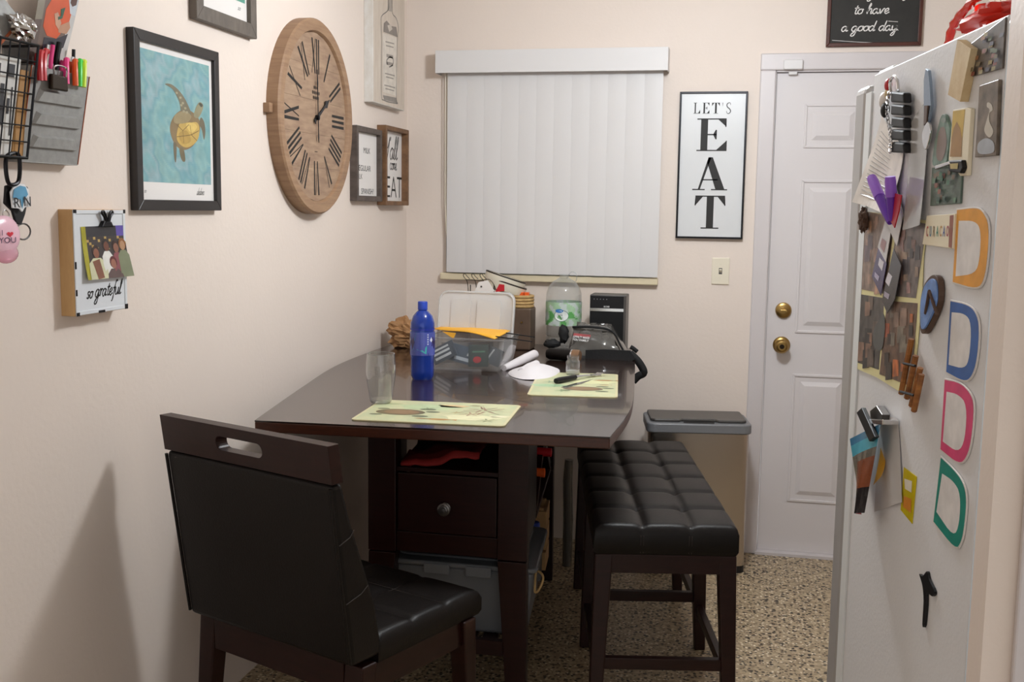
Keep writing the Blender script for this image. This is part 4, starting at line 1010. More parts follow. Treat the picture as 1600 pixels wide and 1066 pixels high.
# tall photo card leaning in the pocket
m, pt = curl_photo(LW, ((63, -22), (128, -22), (103, 100), (45, 100)), .045, .040, None)
def fc(u, v):
    if u < .18: return '8A8272' if v < .4 else '5E4E48'
    if u > .82: return 'C9C6C4'
    return '5A4038' if v > .75 else '6E5A50'
grid(m, pt, 12, 14, fc)
shp(m, pt, [(.22, .30), (.34, .14), (.72, .12), (.88, .30), (.86, .48), (.72, .5), (.70, .62), (.62, .68), (.36, .64), (.22, .52)], 'D2562A', .0004)
shp(m, pt, [(.66, .05), (.98, .04), (.98, .40), (.84, .36), (.76, .22)], 'C9CFD6', .0005); shp(m, pt, [(.80, .12), (.95, .11), (.95, .25), (.86, .27), (.79, .22)], '5A3A34', .0007)
shp(m, pt, [(.60, .52), (.86, .46), (.92, .54), (.86, .62), (.64, .60)], 'B88A6E', .0008); shp(m, pt, [(.44, .36), (.52, .34), (.66, .48), (.62, .56), (.52, .5)], 'C79A80', .0009)
shp(m, pt, [(.58, .30), (.68, .28), (.66, .42), (.56, .44), (.54, .40), (.61, .39)], '2E5A46', .0010); shp(m, pt, [(.3, .66), (.62, .68), (.9, .62), (.86, .8), (.3, .8)], '2C2A34', .0006)
u, z = LW.uv(75, 60, .045)
solo(m, LW, u, z, 'photo_card', 'gloss_print', 'tall snapshot of a person in an orange shirt above the pens', 'photo', solid=.0006)

# wire basket with papers at the left edge
wu0 = LW.uv(-40, 150, .05)[0]; wu1 = LW.uv(37, 200, .05)[0]; wz0 = LW.uv(10, 245, .05)[1]; wz1 = LW.uv(20, 65, .07)[1]
wb = wthing(LW, 'wire_basket', 'black wire wall basket holding papers beside the metal wall pocket', 'basket', (wu0+wu1)/2, wz0)
def wy(z): return -(.055+.03*(z-wz0)/(wz1-wz0))
for k in range(6):
    u = wu0+(wu1-wu0)*k/5; m = MB(); m.tube([(u, -.004, wz0), (u, wy(wz0), wz0), (u+.008, wy(wz1), wz1)], .0016 if 0 < k < 5 else .0026, 6); m.build('upright_wire', 'black_metal', wb)
for k in range(8):
    z = wz0+(wz1-wz0)*k/7; m = MB(); sft = .008*k/7; m.tube([(wu0+sft, -.004, z), (wu0+sft, wy(z), z), (wu1+sft, wy(z), z), (wu1+sft, -.004, z)], .0016 if 0 < k < 7 else .003, 6); m.build('cross_wire', 'black_metal', wb)
m = MB(); a, b = wu0+.01, wu1-.03
m.hexa([(a, -.048, wz0+.004), (b-.012, -.048, wz0+.004), (b-.012, -.034, wz0+.004), (a, -.034, wz0+.004), (a, -.068, wz1-.03), (b+.006, -.068, wz1-.03), (b+.006, -.054, wz1-.03), (a, -.054, wz1-.03)], 'E2DFDA')
Q2 = lambda u, v: (a+(b-.006-a)*u, -.0484-.0200*v-.0006, wz0+.004+(wz1-.034-wz0)*v)
for u0_, v0_, u1_, v1_ in ((.5, .3, .62, .72), (.72, .42, .80, .58), (.70, .80, .92, .93), (.30, .78, .48, .92), (.84, .2, .88, .7)):
    m.add([Q2(u0_, v0_), Q2(u1_, v0_), Q2(u1_+.02, v1_), Q2(u0_+.02, v1_)], [(0, 1, 2, 3)], '38363A')
solo(m, LW, a, wz0, 'mail_box', 'print', 'white printed carton standing in the wire basket', 'box')
m = MB(); m.hexa([(b-.010, -.050, wz0+.004), (wu1-.006, -.050, wz0+.004), (wu1-.006, -.008, wz0+.004), (b-.010, -.008, wz0+.004), (b+.008, -.066, wz1-.05), (wu1+.0, -.066, wz1-.05), (wu1+.0, -.008, wz1-.05), (b+.008, -.008, wz1-.05)])
solo(m, LW, b, wz0, 'cardboard_folder', 'cardboard', 'brown cardboard folder behind the wire of the basket', 'folder')
# galvanized plate above the basket and foil
m = MB(); m.pp(LW, [(-40, -40), (0, -10), (33, 31), (20, 45), (-4, 72), (-40, 72)], .03, .004); u, z = LW.uv(0, 40, .03)
gt = wthing(LW, 'metal_wall_plate', 'galvanized metal plate with brown edge at the top left corner', 'wall decoration', u, z)
m.build('plate', 'galvanized', gt)
m = MB(); m.tube([(LW.uv(33, 31, .03)[0], -.031, LW.uv(33, 31, .03)[1]), (LW.uv(-4, 72, .03)[0], -.031, LW.uv(-4, 72, .03)[1])], .003, 6); m.build('rolled_edge', 'terracotta', gt)
u, z = LW.uv(38, 42, .05); m = MB(); m.blob((u, -.045, z), (.032, .018, .024), 18, 12, .5, 4, 3); 
solo(m, LW, u, z, 'foil_bow', 'silver_foil', 'crumpled silver foil bow above the wire basket', 'bow')

# keys hanging below the basket
u, z = LW.uv(15, 245, .05); kr = wthing(LW, 'key_lanyard', 'black carabiner and strap with a ring hanging below the wire basket', 'lanyard', u, z)
def LP(px, py, d): a, b = LW.uv(px, py, d); return (a, -d, b)
MB().tube(crom([LP(12, 243, .05), LP(28, 241, .05), LP(31, 262, .05), LP(28, 285, .05), LP(14, 287, .05), LP(9, 262, .05)], 5, True), .0042, 8, closed=True).build('carabiner', 'black_metal', kr, smooth=True)
m = MB(); m.pp(LW, [(10, 290), (30, 286), (44, 292), (46, 305), (40, 335), (34, 352), (26, 350), (20, 330), (8, 318)], .042, .006); m.build('strap', 'black_plastic', kr, bevel=.002)
MB().tube([LP(36+11.5*math.cos(R(t*20)), 362+12.5*math.sin(R(t*20)), .04) for t in range(18)], .0018, 6, closed=True).build('key_ring', 'dark_plastic', kr, smooth=True)
m = MB(); m.pp(LW, [(18, 309), (17, 300), (22, 292), (30, 287), (38, 288), (45, 297), (46, 310), (47, 323), (39, 324), (35, 331), (31, 326), (20, 325)], .050, .003, 'EDEDEE')
for q, c in (([(22, 296), (31, 290), (40, 292), (44, 304), (38, 312), (35, 327), (32, 312), (20, 309)], '5B9CC0'), ([(27, 300), (34, 297), (35, 308), (30, 310)], '2E6F98'), ([(24, 304), (27, 302), (30, 309), (27, 310)], 'BFDDEA')): m.pp(LW, q, .0504+.0002*len(q), 0, c)
x, z = LW.uv(20.5, 324, .051); m.text('R', x-.002, z, .0195, -.0540, '1A1A1E', bold=.012, sx=1.15); x, z = LW.uv(37, 322, .051); m.text('N', x-.004, z, .0195, -.0540, '1A1A1E', bold=.012, sx=1.15)
u, z = LW.uv(32, 310, .05); solo(m, LW, u, z, 'nurse_badge', 'print', 'white die cut badge with blue emblem and letters RN', 'badge')
u, z = LW.uv(12, 368, .045); fb = wthing(LW, 'pink_fob', 'pink gel key fob reading I love YOU at the left edge', 'key fob', u, z)
m = MB(); m.blob((u-.012, -.045, z), (.048, .012, .040), 20, 14); m.build('fob_body', 'pink_gel', fb, smooth=True)
m = MB(); m.blob((u-.006, -.045, z-.036), (.036, .009, .020), 16, 10); m.build('fob_tip', 'pink_clear', fb, smooth=True)
m = MB(); x, z2 = LW.uv(4, 369, .057); m.text('I', x-.004, z2+.001, .011, -.0578, '4A2A50', sx=1.3); m.text('YOU', x-.012, z2-.014, .0115, -.0578, '4A2A50', sx=1.5)
hx, hz = LW.uv(15.5, 366, .057); m.flat([(hx+.001*16*math.sin(t)**3*.6, hz+.0005*.75*(13*math.cos(t)-5*math.cos(2*t)-2*math.cos(3*t)-math.cos(4*t))) for t in [2*math.pi*i/24 for i in range(24)]][::-1], -.0578, 'D8203A'); m.build('lettering', 'print', fb)
MB().tube(crom([LP(8, 328, .045), LP(4, 335, .045), LP(8, 342, .045), LP(14, 336, .045)], 5, True), .0014, 6, closed=True).build('fob_chain', 'chrome', fb, smooth=True)

# ================================================================== ON THE TABLE
TA = lambda px, py: atz(px, py, TZ)
def scale_at(p): return FPX/(p-CAM).dot(FWD)     # pixels per metre at a point
def shift(p, prof): return prof
# placemats
def placemat(pts, lab, art):
    q = [TA(*p) for p in pts]; c = sum(q, Vector())/4
    ex = ((q[1]-q[0])+(q[2]-q[3])).normalized(); ey = Vector((-ex.y, ex.x, 0))
    w = ((q[1]-q[0]).length+(q[2]-q[3]).length)/2; h = abs(((q[3]-q[0]).dot(ey)+(q[2]-q[1]).dot(ey))/2)
    t = thing('placemat', lab, 'placemat', c, math.atan2(ex.y, ex.x), 'placemats on the table')
    MB().prismz(rrect(-w/2, -h/2, w/2, h/2, .018), .0002, .003).build('mat_board', 'mat_board', t)
    MB().prismz(rrect(-w/2+.008, -h/2+.008, w/2-.008, h/2-.008, .012), .003, .0033).build('mat_print', 'mat_ground', t)
    m = MB()
    for kind, x, y, s, c in art:
        x, y = x*w, y*h
        if kind == 'turtle':
            m.flatz([(x+a*s, y+b*s*.62) for a, b in circle(0, 0, 1, 20)], .0036, c)
            m.flatz([(x+a*s, y+b*s*.62) for a, b in circle(.05, 0, .72, 16)], .0038, '8C7050')
            for a, b, r_ in ((1.25, .35, .30), (.95, .95, .34), (.95, -.85, .34), (-.85, .75, .26), (-.85, -.75, .26)): m.flatz([(x+(a+p)*s, y+(b+q_)*s*.8) for p, q_ in circle(0, 0, r_, 10, r_*.7)], .0035, '6E7458')
        elif kind == 'patch': m.flatz([(x+a*s*(1+.25*math.sin(i*2.3)), y+b*s*.5) for i, (a, b) in enumerate(circle(0, 0, 1, 14))], .0034, c)
        elif kind == 'coral':
            for i in range(7): m.flatz([(x+math.cos(i*.9)*s*r_+dx, y+math.sin(i*.9)*s*r_*.8+dy) for r_, dx, dy in ((.2, -.004, 0), (.2, .004, 0), (1, .002, 0), (1, -.002, .002))], .0035+.00003*i, c)
        elif kind == 'fish': m.flatz([(x+a*s, y+b*s) for a, b in ((-1, .0), (-.5, -.25), (.3, -.28), (.8, 0), (1.2, -.25), (1.15, .25), (.8, .05), (.3, .28), (-.5, .25))], .0036, c)
    m.build('sea_life', 'mat_print', t, label='printed sea turtle, coral and fish'); return t, c, ex, ey, w, h
mat('mat_board', 'CFC79C', .35); mat('mat_ground', 'D0CBA0', .4, vs=14, col2='B4BE98')
placemat([(541, 656), (790, 669), (813, 634), (602, 627)], 'pale green sea life placemat at the front edge of the table under the glass',
         [('patch', -.1, .2, .09, 'B9C79C'), ('patch', .25, -.2, .08, 'DDD9B0'), ('turtle', -.25, -.08, .072, '6E6244'), ('coral', .30, .12, .075, '9A7860'), ('coral', .27, .18, .06, '8A6A55'), ('patch', .05, .30, .045, 'D0B486'), ('fish', .06, -.34, .04, 'B98A4E'), ('fish', -.06, -.33, .022, 'A0743E'), ('coral', .36, -.3, .03, '8E9468'), ('coral', .22, -.05, .035, 'A07A60'), ('patch', -.38, .3, .03, 'A8AE80'), ('coral', -.1, .12, .025, '8A9A6E'), ('fish', .2, .36, .02, '9A8A5A'), ('patch', .42, -.1, .03, 'E2DCB8'), ('coral', .12, .0, .02, 'B0A070')])
pm2, p2c, p2x, p2y, p2w, p2h = placemat([(818, 618), (966, 623), (965, 586), (846, 583)], 'pale green sea life placemat at the back under the fork and jar',
         [('patch', -.3, -.1, .06, 'A9C79E'), ('patch', .2, .1, .08, 'DAD9A8'), ('turtle', .10, -.20, .066, '75604A'), ('fish', .34, .18, .04, 'B07F4A'), ('patch', .1, .36, .05, 'A9A070'), ('coral', -.12, -.3, .03, '7E9468'), ('fish', .35, -.02, .02, 'A07A48'), ('coral', -.3, .05, .03, '7FA07E'), ('coral', -.22, -.12, .025, '8FB08A'), ('patch', -.4, .3, .03, 'D8C890'), ('coral', .3, .38, .02, '8E8A60')])

# tumbler
p = TA(595, 634); k = scale_at(p)
rb, hgt = 17/k, 78/k
p = TA(595, 631)+Vector((0, 0, .0034))
gls = tthing('drinking_glass', 'empty clear tumbler standing on the front placemat', 'glass', p)
ro = [(rb*.86, 0), (rb, .006), (rb*1.08, .02), (rb*1.30, hgt*.45), (rb*1.38, hgt*.62), (rb*1.36, hgt*.8), (rb*1.27, hgt)]
MB().lathe(ro, n=40, c=p, cap=False).build('glass_wall', 'clear_glass', gls, smooth=True)
MB().lathe([(0, .0005), (rb*.84, .0005), (rb*.96, .008), (rb*.9, .013), (0, .0135)], n=32, c=p).build('glass_base', 'clear_glass', gls, smooth=True)
MB().tube([(p.x+rb*1.27*math.cos(a), p.y+rb*1.27*math.sin(a), p.z+hgt) for a in [2*math.pi*i/40 for i in range(40)]], .0011, 6, closed=True).build('glass_rim', 'clear_glass', gls, smooth=True)

# blue bottle
p = TA(660, 592); k = scale_at(p); rr = 19/k; H = .262
bo = tthing('soda_bottle', 'blue plastic soda bottle with a blue cap and teal label', 'bottle', p)
MB().lathe([(0, .004), (rr*.55, .003), (rr*.8, 0), (rr*.94, .012), (rr*.96, .03), (rr*.95, .07), (rr, .085), (rr, .165), (rr*.97, .17), (rr, .176), (rr*.98, .195), (rr*.80, .218), (rr*.50, .232), (rr*.33, .238), (rr*.33, .246), (rr*.33, .25), (0, .25)], n=32, c=p).build('bottle_body', 'blue_pet', bo, smooth=True)
MB().lathe([(0, .238), (rr*.40, .238), (rr*.40, .264), (rr*.36, .267), (0, .267)], n=24, c=p).build('cap', 'blue_cap', bo, smooth=True, bevel=.001)
m = MB(); n_ = 40
def wb_(u, z, k=.0006): a = -math.pi/2+u; return (p.x+(rr+k)*math.cos(a), p.y+(rr+k)*math.sin(a), p.z+z)
for i in range(n_):
    a, b = 2*math.pi*i/n_-math.pi, 2*math.pi*(i+1)/n_-math.pi
    m.add([wb_(a, .085), wb_(b, .085), wb_(b, .164), wb_(a, .164)], [(0, 1, 2, 3)], '4D58A6')
    m.add([wb_(a, .171, .0002), wb_(b, .171, .0002), wb_(b, .176, .0002), wb_(a, .176, .0002)], [(0, 1, 2, 3)], '1B2F9A')
def patch(pts, c, k):
    m.add([wb_(u, z, k) for u, z in pts], [tuple(range(len(pts)))], c)
for u0 in (-.3, 1.8, 3.9):
    patch([(u0-.7, .118), (u0-.35, .105), (u0-.1, .130), (u0-.25, .145), (u0-.6, .150)], '2A1A58', .0010)
    patch([(u0-.8, .164), (u0-.1, .135), (u0+.1, .164)], '2F86B4', .0012)
    patch([(u0+.1, .106), (u0+.5, .100), (u0+.9, .090), (u0+.95, .118)], '2FA9A8', .0014)
    patch([(u0-.6, .100), (u0-.1, .098), (u0+.3, .104), (u0-.2, .108)], '39A0B0', .0012)
    patch([(u0-.9, .138), (u0-.75, .130), (u0-.62, .138), (u0-.75, .148)], 'DDE2EE', .0014)
    for k in range(5): patch([(u0+.98, .122+k*.008), (u0+1.08, .122+k*.008), (u0+1.08, .127+k*.008), (u0+.98, .127+k*.008)], 'C9CFE4', .0012)
    patch([(u0-.9, .085), (u0+1.1, .085), (u0+1.1, .094), (u0+.2, .098), (u0-.9, .093)], '172A7E', .0010)
m.build('bottle_label', 'gloss_print', bo, smooth=True)

# clear bin with its lid standing behind
fl, fr_ = TA(672, 577), TA(779, 583); bx = (fr_-fl).normalized(); by = Vector((-bx.y, bx.x, 0)); bw = (fr_-fl).length; ba = math.atan2(bx.y, bx.x)
cb_ = thing('clear_bin', 'clear plastic tray full of papers and packets behind the blue bottle', 'bin', fl+bx*bw/2, ba)
hb, dp = .118, .185; x0, x1 = -bw/2, bw/2; o_ = .022
def shell(m, a, b):
    pass
lo_ = [(x0, 0), (x1, 0), (x1, dp), (x0, dp)]; hi_ = [(x0-o_, -o_*.5), (x1+o_, -o_*.5), (x1+o_, dp+o_*.5), (x0-o_, dp+o_*.5)]
m = MB(); m.add([(x, y, .001) for x, y in lo_]+[(x, y, hb) for x, y in hi_], [(3, 2, 1, 0)]+[(i, (i+1) % 4, 4+(i+1) % 4, 4+i) for i in range(4)]); m.build('tray', 'clear_plastic', cb_, bevel=.01, seg=3, smooth=True)
MB().tube([(*q, hb) for q in hi_], .0035, 6, closed=True).build('tray_rim', 'clear_plastic', cb_, smooth=True)
MB().box(x0+.01, -.004, .0005, x1-.065, 0, .010).build('foot_strip', 'clear_plastic', cb_)
items = []
random.seed(11)
for k, (a, b, z, w, h, ang, c, nm, lb) in enumerate((
    (-.075, .020, .012, .095, .058, 28, '3B4652', 'paper_packet', 'navy and white printed packet at the left in the clear tray'),
    (-.02, .030, .012, .11, .062, -12, '46525E', 'paper_packet', 'blue grey booklet leaning in the middle of the clear tray'),
    (.045, .026, .012, .075, .078, 4, '33403C', 'paper_packet', 'dark green card with a red spot in the clear tray'),
    (.085, .05, .012, .06, .06, -20, '50555A', 'paper_packet', 'dark grey pouch at the right in the clear tray'),
    (-.02, .09, .012, .2, .075, 3, '6B6560', 'paper_packet', 'stack of grey papers at the back of the clear tray'))):
    m = MB(); ca, sa = math.cos(R(ang)), math.sin(R(ang)); a *= bw/.26
    def PT(u, v, y=0): return (u*ca-v*sa, y+v*.25, abs(0)+max(.0, u*sa+v*ca))
    q = [(-w/2, 0), (w/2, 0), (w/2, h), (-w/2, h)]; mn = min(u*sa+v*ca for u, v in q)
    f_ = lambda u, v, y: (a+u*ca-v*sa, b+y+v*.22, z+.0-mn+u*sa+v*ca)
    m.add([f_(u, v, 0) for u, v in q]+[f_(u, v, .008) for u, v in q], [(0, 1, 2, 3), (7, 6, 5, 4), (0, 4, 5, 1), (1, 5, 6, 2), (2, 6, 7, 3), (3, 7, 4, 0)], c)
    fr2 = lambda u, v: f_(u*w, v*h, -.0006)
    if k == 0:
        for v_, hh in ((.2, .16), (.5, .14), (.75, .12)): m.add([fr2(-.4, v_), fr2(.3, v_), fr2(.3, v_+hh), fr2(-.4, v_+hh)], [(0, 1, 2, 3)], 'C9CED2')
    if k == 1:
        m.add([fr2(-.3, .15), fr2(.35, .15), fr2(.35, .35), fr2(-.3, .35)], [(0, 1, 2, 3)], 'AEB6BE'); m.add([fr2(.1, .5), fr2(.4, .45), fr2(.35, .8), fr2(.15, .75)], [(0, 1, 2, 3)], 'B9BEC2')
    if k == 2:
        m.add([f_(u*1, h*.32+v, -.0006) for u, v in circle(-.004, 0, .016, 12, .012)], [tuple(range(12))], 'B02A30'); m.add([fr2(-.3, .65), fr2(.35, .65), fr2(.35, .72), fr2(-.3, .72)], [(0, 1, 2, 3)], '4F7A62')
    if k == 3: m.add([fr2(-.4, .1), fr2(-.3, .1), fr2(-.1, .9), fr2(-.2, .9)], [(0, 1, 2, 3)], 'B0B2B2')
    m.build(nm, 'print', at=fl+bx*bw/2, rot=ba, label=lb, cat='packet', group='papers and packets in the clear tray')
# lid leaning behind
lw2, lh2 = bw+.045, .262
def lidpt(x, z, y=0): return (x-.045, dp+.06+z*.18+y, .004+z)
m = MB(); ol = rrect(-lw2/2, 0, lw2/2, lh2, .035)
m.add([lidpt(x, z) for x, z in ol]+[lidpt(x, z, .012) for x, z in ol], [tuple(range(len(ol)))]+[((i+1) % len(ol), i, i+len(ol), (i+1) % len(ol)+len(ol)) for i in range(len(ol))])
ldt = thing('tray_lid', 'milky plastic lid standing upright behind the clear tray', 'lid', fl+bx*bw/2, ba)
m.build('lid_sheet', 'milky_plastic', ldt, smooth=True)
for a, b in ((-.10, -.02), (.005, .10)):
    m = MB(); ol = rrect(a, .03, b, lh2-.03, .01); m.add([lidpt(x, z, -.006) for x, z in ol]+[lidpt(x, z, -.0005) for x, z in ol], [tuple(range(len(ol)))]+[((i+1) % len(ol), i, i+len(ol), (i+1) % len(ol)+len(ol)) for i in range(len(ol))])
    m.build('lid_ridge', 'milky_plastic', ldt, smooth=True)
m = MB(); m.tube([lidpt(x, z, -.002) for x, z in rrect(-lw2/2+.004, .004, lw2/2-.004, lh2-.004, .033)], .004, 6, closed=True); m.build('lid_rim', 'milky_plastic', ldt, smooth=True)
# envelope across the bin
ez = TZ+hb+.007
q = [atz(678, 514, ez), atz(773, 529, ez-.004), atz(797, 517, ez), atz(716, 503, ez)]
m = MB(); nx, ny = 12, 4; V = []
for j in range(ny+1):
    for i in range(nx+1):
        u, v = i/nx, j/ny; pt_ = (q[0]*(1-u)+q[1]*u)*(1-v)+(q[3]*(1-u)+q[2]*u)*v; V.append((pt_.x, pt_.y, pt_.z+.006*math.sin(math.pi*u)*(1-v)-.006*math.sin(2.4*u*math.pi)*(1-v)*.4))
m.add(V, [(j*(nx+1)+i, j*(nx+1)+i+1, (j+1)*(nx+1)+i+1, (j+1)*(nx+1)+i) for j in range(ny) for i in range(nx)])
c = sum(q, Vector())/4; ev = tthing('yellow_envelope', 'yellow padded envelope lying across the top of the clear tray', 'envelope', c)
m.build('envelope_sheet', 'envelope', ev, smooth=True, solid=.003)
m = MB(); f0 = q[0]*.85+q[1]*.15; m.add([f0+Vector((0, -.004, -.004)), q[0]*.65+q[1]*.35+Vector((0, -.012, -.024)), q[0]*.62+q[1]*.38+Vector((0, -.002, -.002))], [(0, 1, 2)]); m.build('open_flap', 'envelope', ev, solid=.001)
m = MB(); 
for i in range(3): 
    a, b = q[0]*.62+q[3]*.38, q[3]*.8+q[2]*.2; o3 = Vector((.02+.012*i, -.02+.012*i, .0086)); m.bar(a*.8+b*.2+o3, a*.3+b*.7+o3, .003, .0006)
m.build('postmark', 'dark_stripe', ev)
for a, b, nm in (((775, 526), (831, 534), 'front'), ((788, 520), (835, 527), 'back')):
    p0, p1 = atz(*a, ez-.002), atz(*b, ez-.002); m = MB(); m.tube([p0, (p0+p1)/2, p1], .0022, 8)
    m.build('metal_rod', 'black_metal', at=(p0, p0), smooth=True, label='thin dark metal rod under the envelope, %s one' % ('nearer' if nm == 'front' else 'farther'), cat='rod', group='rods on the clear tray')

# paper bag at the wall
p = TA(622, 545)+Vector((.0, .03, 0)); k = scale_at(p); m = MB(); m.blob((p.x+.03, p.y+.02, TZ+.058), (.088, .062, .062), 30, 20, .45, 2.2, 5, flat=TZ+.0005)
m.build('paper_bag', 'tan_bag', at=(Vector((p.x, p.y, TZ)), (p.x, p.y, TZ)), label='crumpled tan bag in the corner behind the blue bottle', cat='bag')

# brown stand, rope basket and plates behind the lid
yb_ = 4.40
pa, pb_ = aty(799, 520, yb_), aty(829, 520, yb_); zt_ = aty(815, 482, yb_).z; sw_ = .11
sp = Vector((pb_.x-sw_/2, yb_+sw_/2, TZ))
sd = tthing('brown_canister', 'square brown canister with a metal stud beside the milky lid', 'canister', sp)
MB().box(pb_.x-sw_, yb_, TZ+.0005, pb_.x, yb_+sw_, zt_).build('canister_body', 'crate_brown', sd, bevel=.006)
st_ = aty(815, 504, yb_); MB().lathe([(.005, 0), (.004, .003), (0, .0035)], n=10, c=(st_.x, yb_, st_.z), axis='y').build('stud', 'brass', sd)
rk = tthing('rope_basket', 'small coiled rope basket on top of the brown canister', 'basket', Vector((sp.x, sp.y, zt_)))
rx = sw_/2-.004; nk = 4; hk = (aty(812, 462, yb_).z-zt_)/nk
for i in range(nk):
    MB().tube([(sp.x+rx*math.cos(2*math.pi*t/32), sp.y+rx*math.sin(2*math.pi*t/32), zt_+hk*(i+.5)) for t in range(32)], hk*.52, 8, closed=True).build('coil', 'rope', rk, smooth=True)
MB().lathe([(0, 0.001), (rx, .001), (rx, .004), (0, .004)], n=24, c=(sp.x, sp.y, zt_)).build('basket_floor', 'rope', rk)
zr_ = zt_+hk*nk
bk = tthing('orange_box', 'small orange box sticking out of the rope basket', 'box', Vector((sp.x+.012, sp.y-.035, zt_+.005)))
for dx in (0, .021): MB().box(sp.x+.0+dx, sp.y-.034, zt_+.006, sp.x+.019+dx, sp.y-.008, zr_+.012).build('orange_block', 'orange_plastic', bk, bevel=.002)
# two shallow bowls tipped on the basket
def tip_bowl(cx, cy2, cz, r, tilt, lab):
    t = thing('striped_bowl', lab, 'bowl', (cx, cy2, cz), 0, 'striped bowls on the rope basket'); t.rotation_euler = (R(-6), R(tilt), 0)
    MB().lathe([(0, 0), (r*.80, 0), (r*.92, .008), (r*.98, .026), (r, .044), (r*.985, .046), (r*.95, .03), (r*.8, .006), (0, .005)], n=40).build('bowl_body', 'plate_glaze', t, smooth=True)
    MB().lathe([(r*.985, .040), (r*1.004, .0415), (r*1.004, .0455), (r*.985, .0472), (r*.975, .046)], n=40, cap=False).build('rim_stripe', 'dark_stripe', t, smooth=True); return t
pc = aty(785, 452, yb_+.06); rw = .088
tip_bowl(pc.x+.006, yb_+.055, zr_+.006, rw, 17, 'lower cream bowl with a dark rim stripe tipped on the rope basket')
tip_bowl(pc.x+.002, yb_+.055, zr_+.030, rw, 17, 'upper cream bowl with a dark rim stripe tipped on the rope basket')
# tag and hooks on the lid
p = aty(760, 455, 4.292); tg = tthing('paper_tag', 'white paper tag hanging over the top of the milky lid', 'tag', p)
pts = [aty(*q_, 4.292) for q_ in ((737, 466), (773, 455), (762, 438), (748, 441))]
m = MB(); m.prism([(v.x, v.z) for v in pts], 4.2915, 4.2935); m.build('tag_sheet', 'magnet_white', tg)
c = aty(752, 448, 4.291); MB().lathe([(.004, 0), (.004, .001), (0, .001)], n=10, c=(c.x, 4.2915, c.z), axis='y').build('eyelet', 'dark_plastic', tg)
hk_ = tthing('wire_rack', 'dark wire rack with three curled hooks behind the milky lid', 'rack', aty(742, 440, 4.30))
for px in (725, 738, 751):
    q_ = [aty(px+a, b, 4.30) for a, b in ((9, 436), (4, 431), (2, 428), (-1, 429), (0, 433), (4, 438), (6, 446), (7, 462))]; MB().tube(crom(q_, 4), .0016, 6).build('hook', 'dark_bronze', hk_, smooth=True)
q_ = [aty(a, b, 4.30) for a, b in ((728, 437), (750, 438), (765, 437), (774, 450), (778, 465))]; MB().tube(crom(q_, 4), .0016, 6).build('rail', 'dark_bronze', hk_, smooth=True)
for px in (735, 772):
    a = aty(px, 445, 4.302); MB().tube([(a.x, 4.302, a.z), (a.x, 4.302, TZ+.0005)], .0022, 6).build('upright', 'dark_bronze', hk_)
pts = [aty(*q_, 4.297) for q_ in ((774, 456), (788, 455), (788, 445), (780, 444))]; m = MB(); m.prism([(v.x, v.z) for v in pts], 4.2965, 4.2985); m.build('red_tag', 'red_plastic', hk_, label='small red tag')

# water jug
yj = 4.50; pj0, pj1 = aty(853, 500, yj), aty(908, 500, yj); rj = (pj1.x-pj0.x)/2; cj = Vector(((pj0.x+pj1.x)/2, yj, TZ+.0005)); zj = lambda py: aty(880, py, yj).z-TZ
jg = tthing('water_jug', 'large clear water jug with a green label against the back wall', 'jug', cj)
h1, h2, h3, h4 = zj(500), zj(460), zj(437), zj(429)
MB().lathe([(0, .004), (rj*.8, 0), (rj*.95, .01), (rj*.97, h1*.4), (rj*.93, h1*.45), (rj, h1*.5), (rj, zj(468)), (rj*.98, zj(458)), (rj*.86, zj(448)), (rj*.62, zj(440)), (rj*.36, zj(436)), (rj*.26, zj(434)), (rj*.26, h4-.004), (rj*.30, h4-.003), (rj*.30, h4), (rj*.22, h4)], n=36, c=cj, cap=False).build('jug_wall', 'jug_plastic', jg, smooth=True)
MB().tube(crom([(cj.x+.01, cj.y, TZ+h3+.006), (cj.x+.03, cj.y, TZ+h4+.012), (cj.x+.052, cj.y, TZ+h4+.002), (cj.x+.05, cj.y, TZ+h3-.006)], 5), .0022, 6).build('jug_handle', 'jug_plastic', jg, smooth=True)
m = MB(); n_ = 96; za, zb2 = zj(507), zj(471)
for i in range(n_):
    for j in range(18):
        a, b = -math.pi/2+2*math.pi*(i-n_/2)/n_, -math.pi/2+2*math.pi*(i+1-n_/2)/n_; x = (i-n_/2+.5)/n_*2*math.pi; v = (j+.5)/18
        g = noise.noise(Vector((i*.17, j*.22, 2))); c = '5FA85A' if (g > .12 and (v < .6)) else ('A9CBA6' if g > -.15 else 'C7D2CD')
        z0, z1 = za+(zb2-za)*j/18, za+(zb2-za)*(j+1)/18
        m.add([(cj.x+(rj+.0008)*math.cos(t), cj.y+(rj+.0008)*math.sin(t), TZ+z) for t, z in ((a, z0), (b, z0), (b, z1), (a, z1))], [(0, 1, 2, 3)], c)
m.build('jug_label', 'print', jg, smooth=True)
def wrap(r_, u, z): return (cj.x+r_*math.sin(u/r_), cj.y-r_*math.cos(u/r_), TZ+z)
zm = zj(491)
m = MB(); m.add([wrap(rj+.002, a, zm+b) for a, b in circle(0.003, 0, .031, 28, .024)], [tuple(range(28))], '5A7F6E'); m.add([wrap(rj+.0026, a, zm+b) for a, b in circle(0.003, 0, .029, 28, .022)], [tuple(range(28))], 'E9EFEA')
m.add([wrap(rj+.003, a, zm+b) for a, b in circle(-.006, .020, .017, 20, .008)], [tuple(range(20))], '3F7FC4')
t_ = MB(); t_.text('Spring', -.013, .001, .0065, 0, sx=.9); t_.text('Water', -.011, -.011, .0065, 0, sx=.9)
m.add([wrap(rj+.0034, x, zm+z) for x, y, z in t_.v], t_.f, '4A6A62'); m.build('label_medallion', 'print', jg)

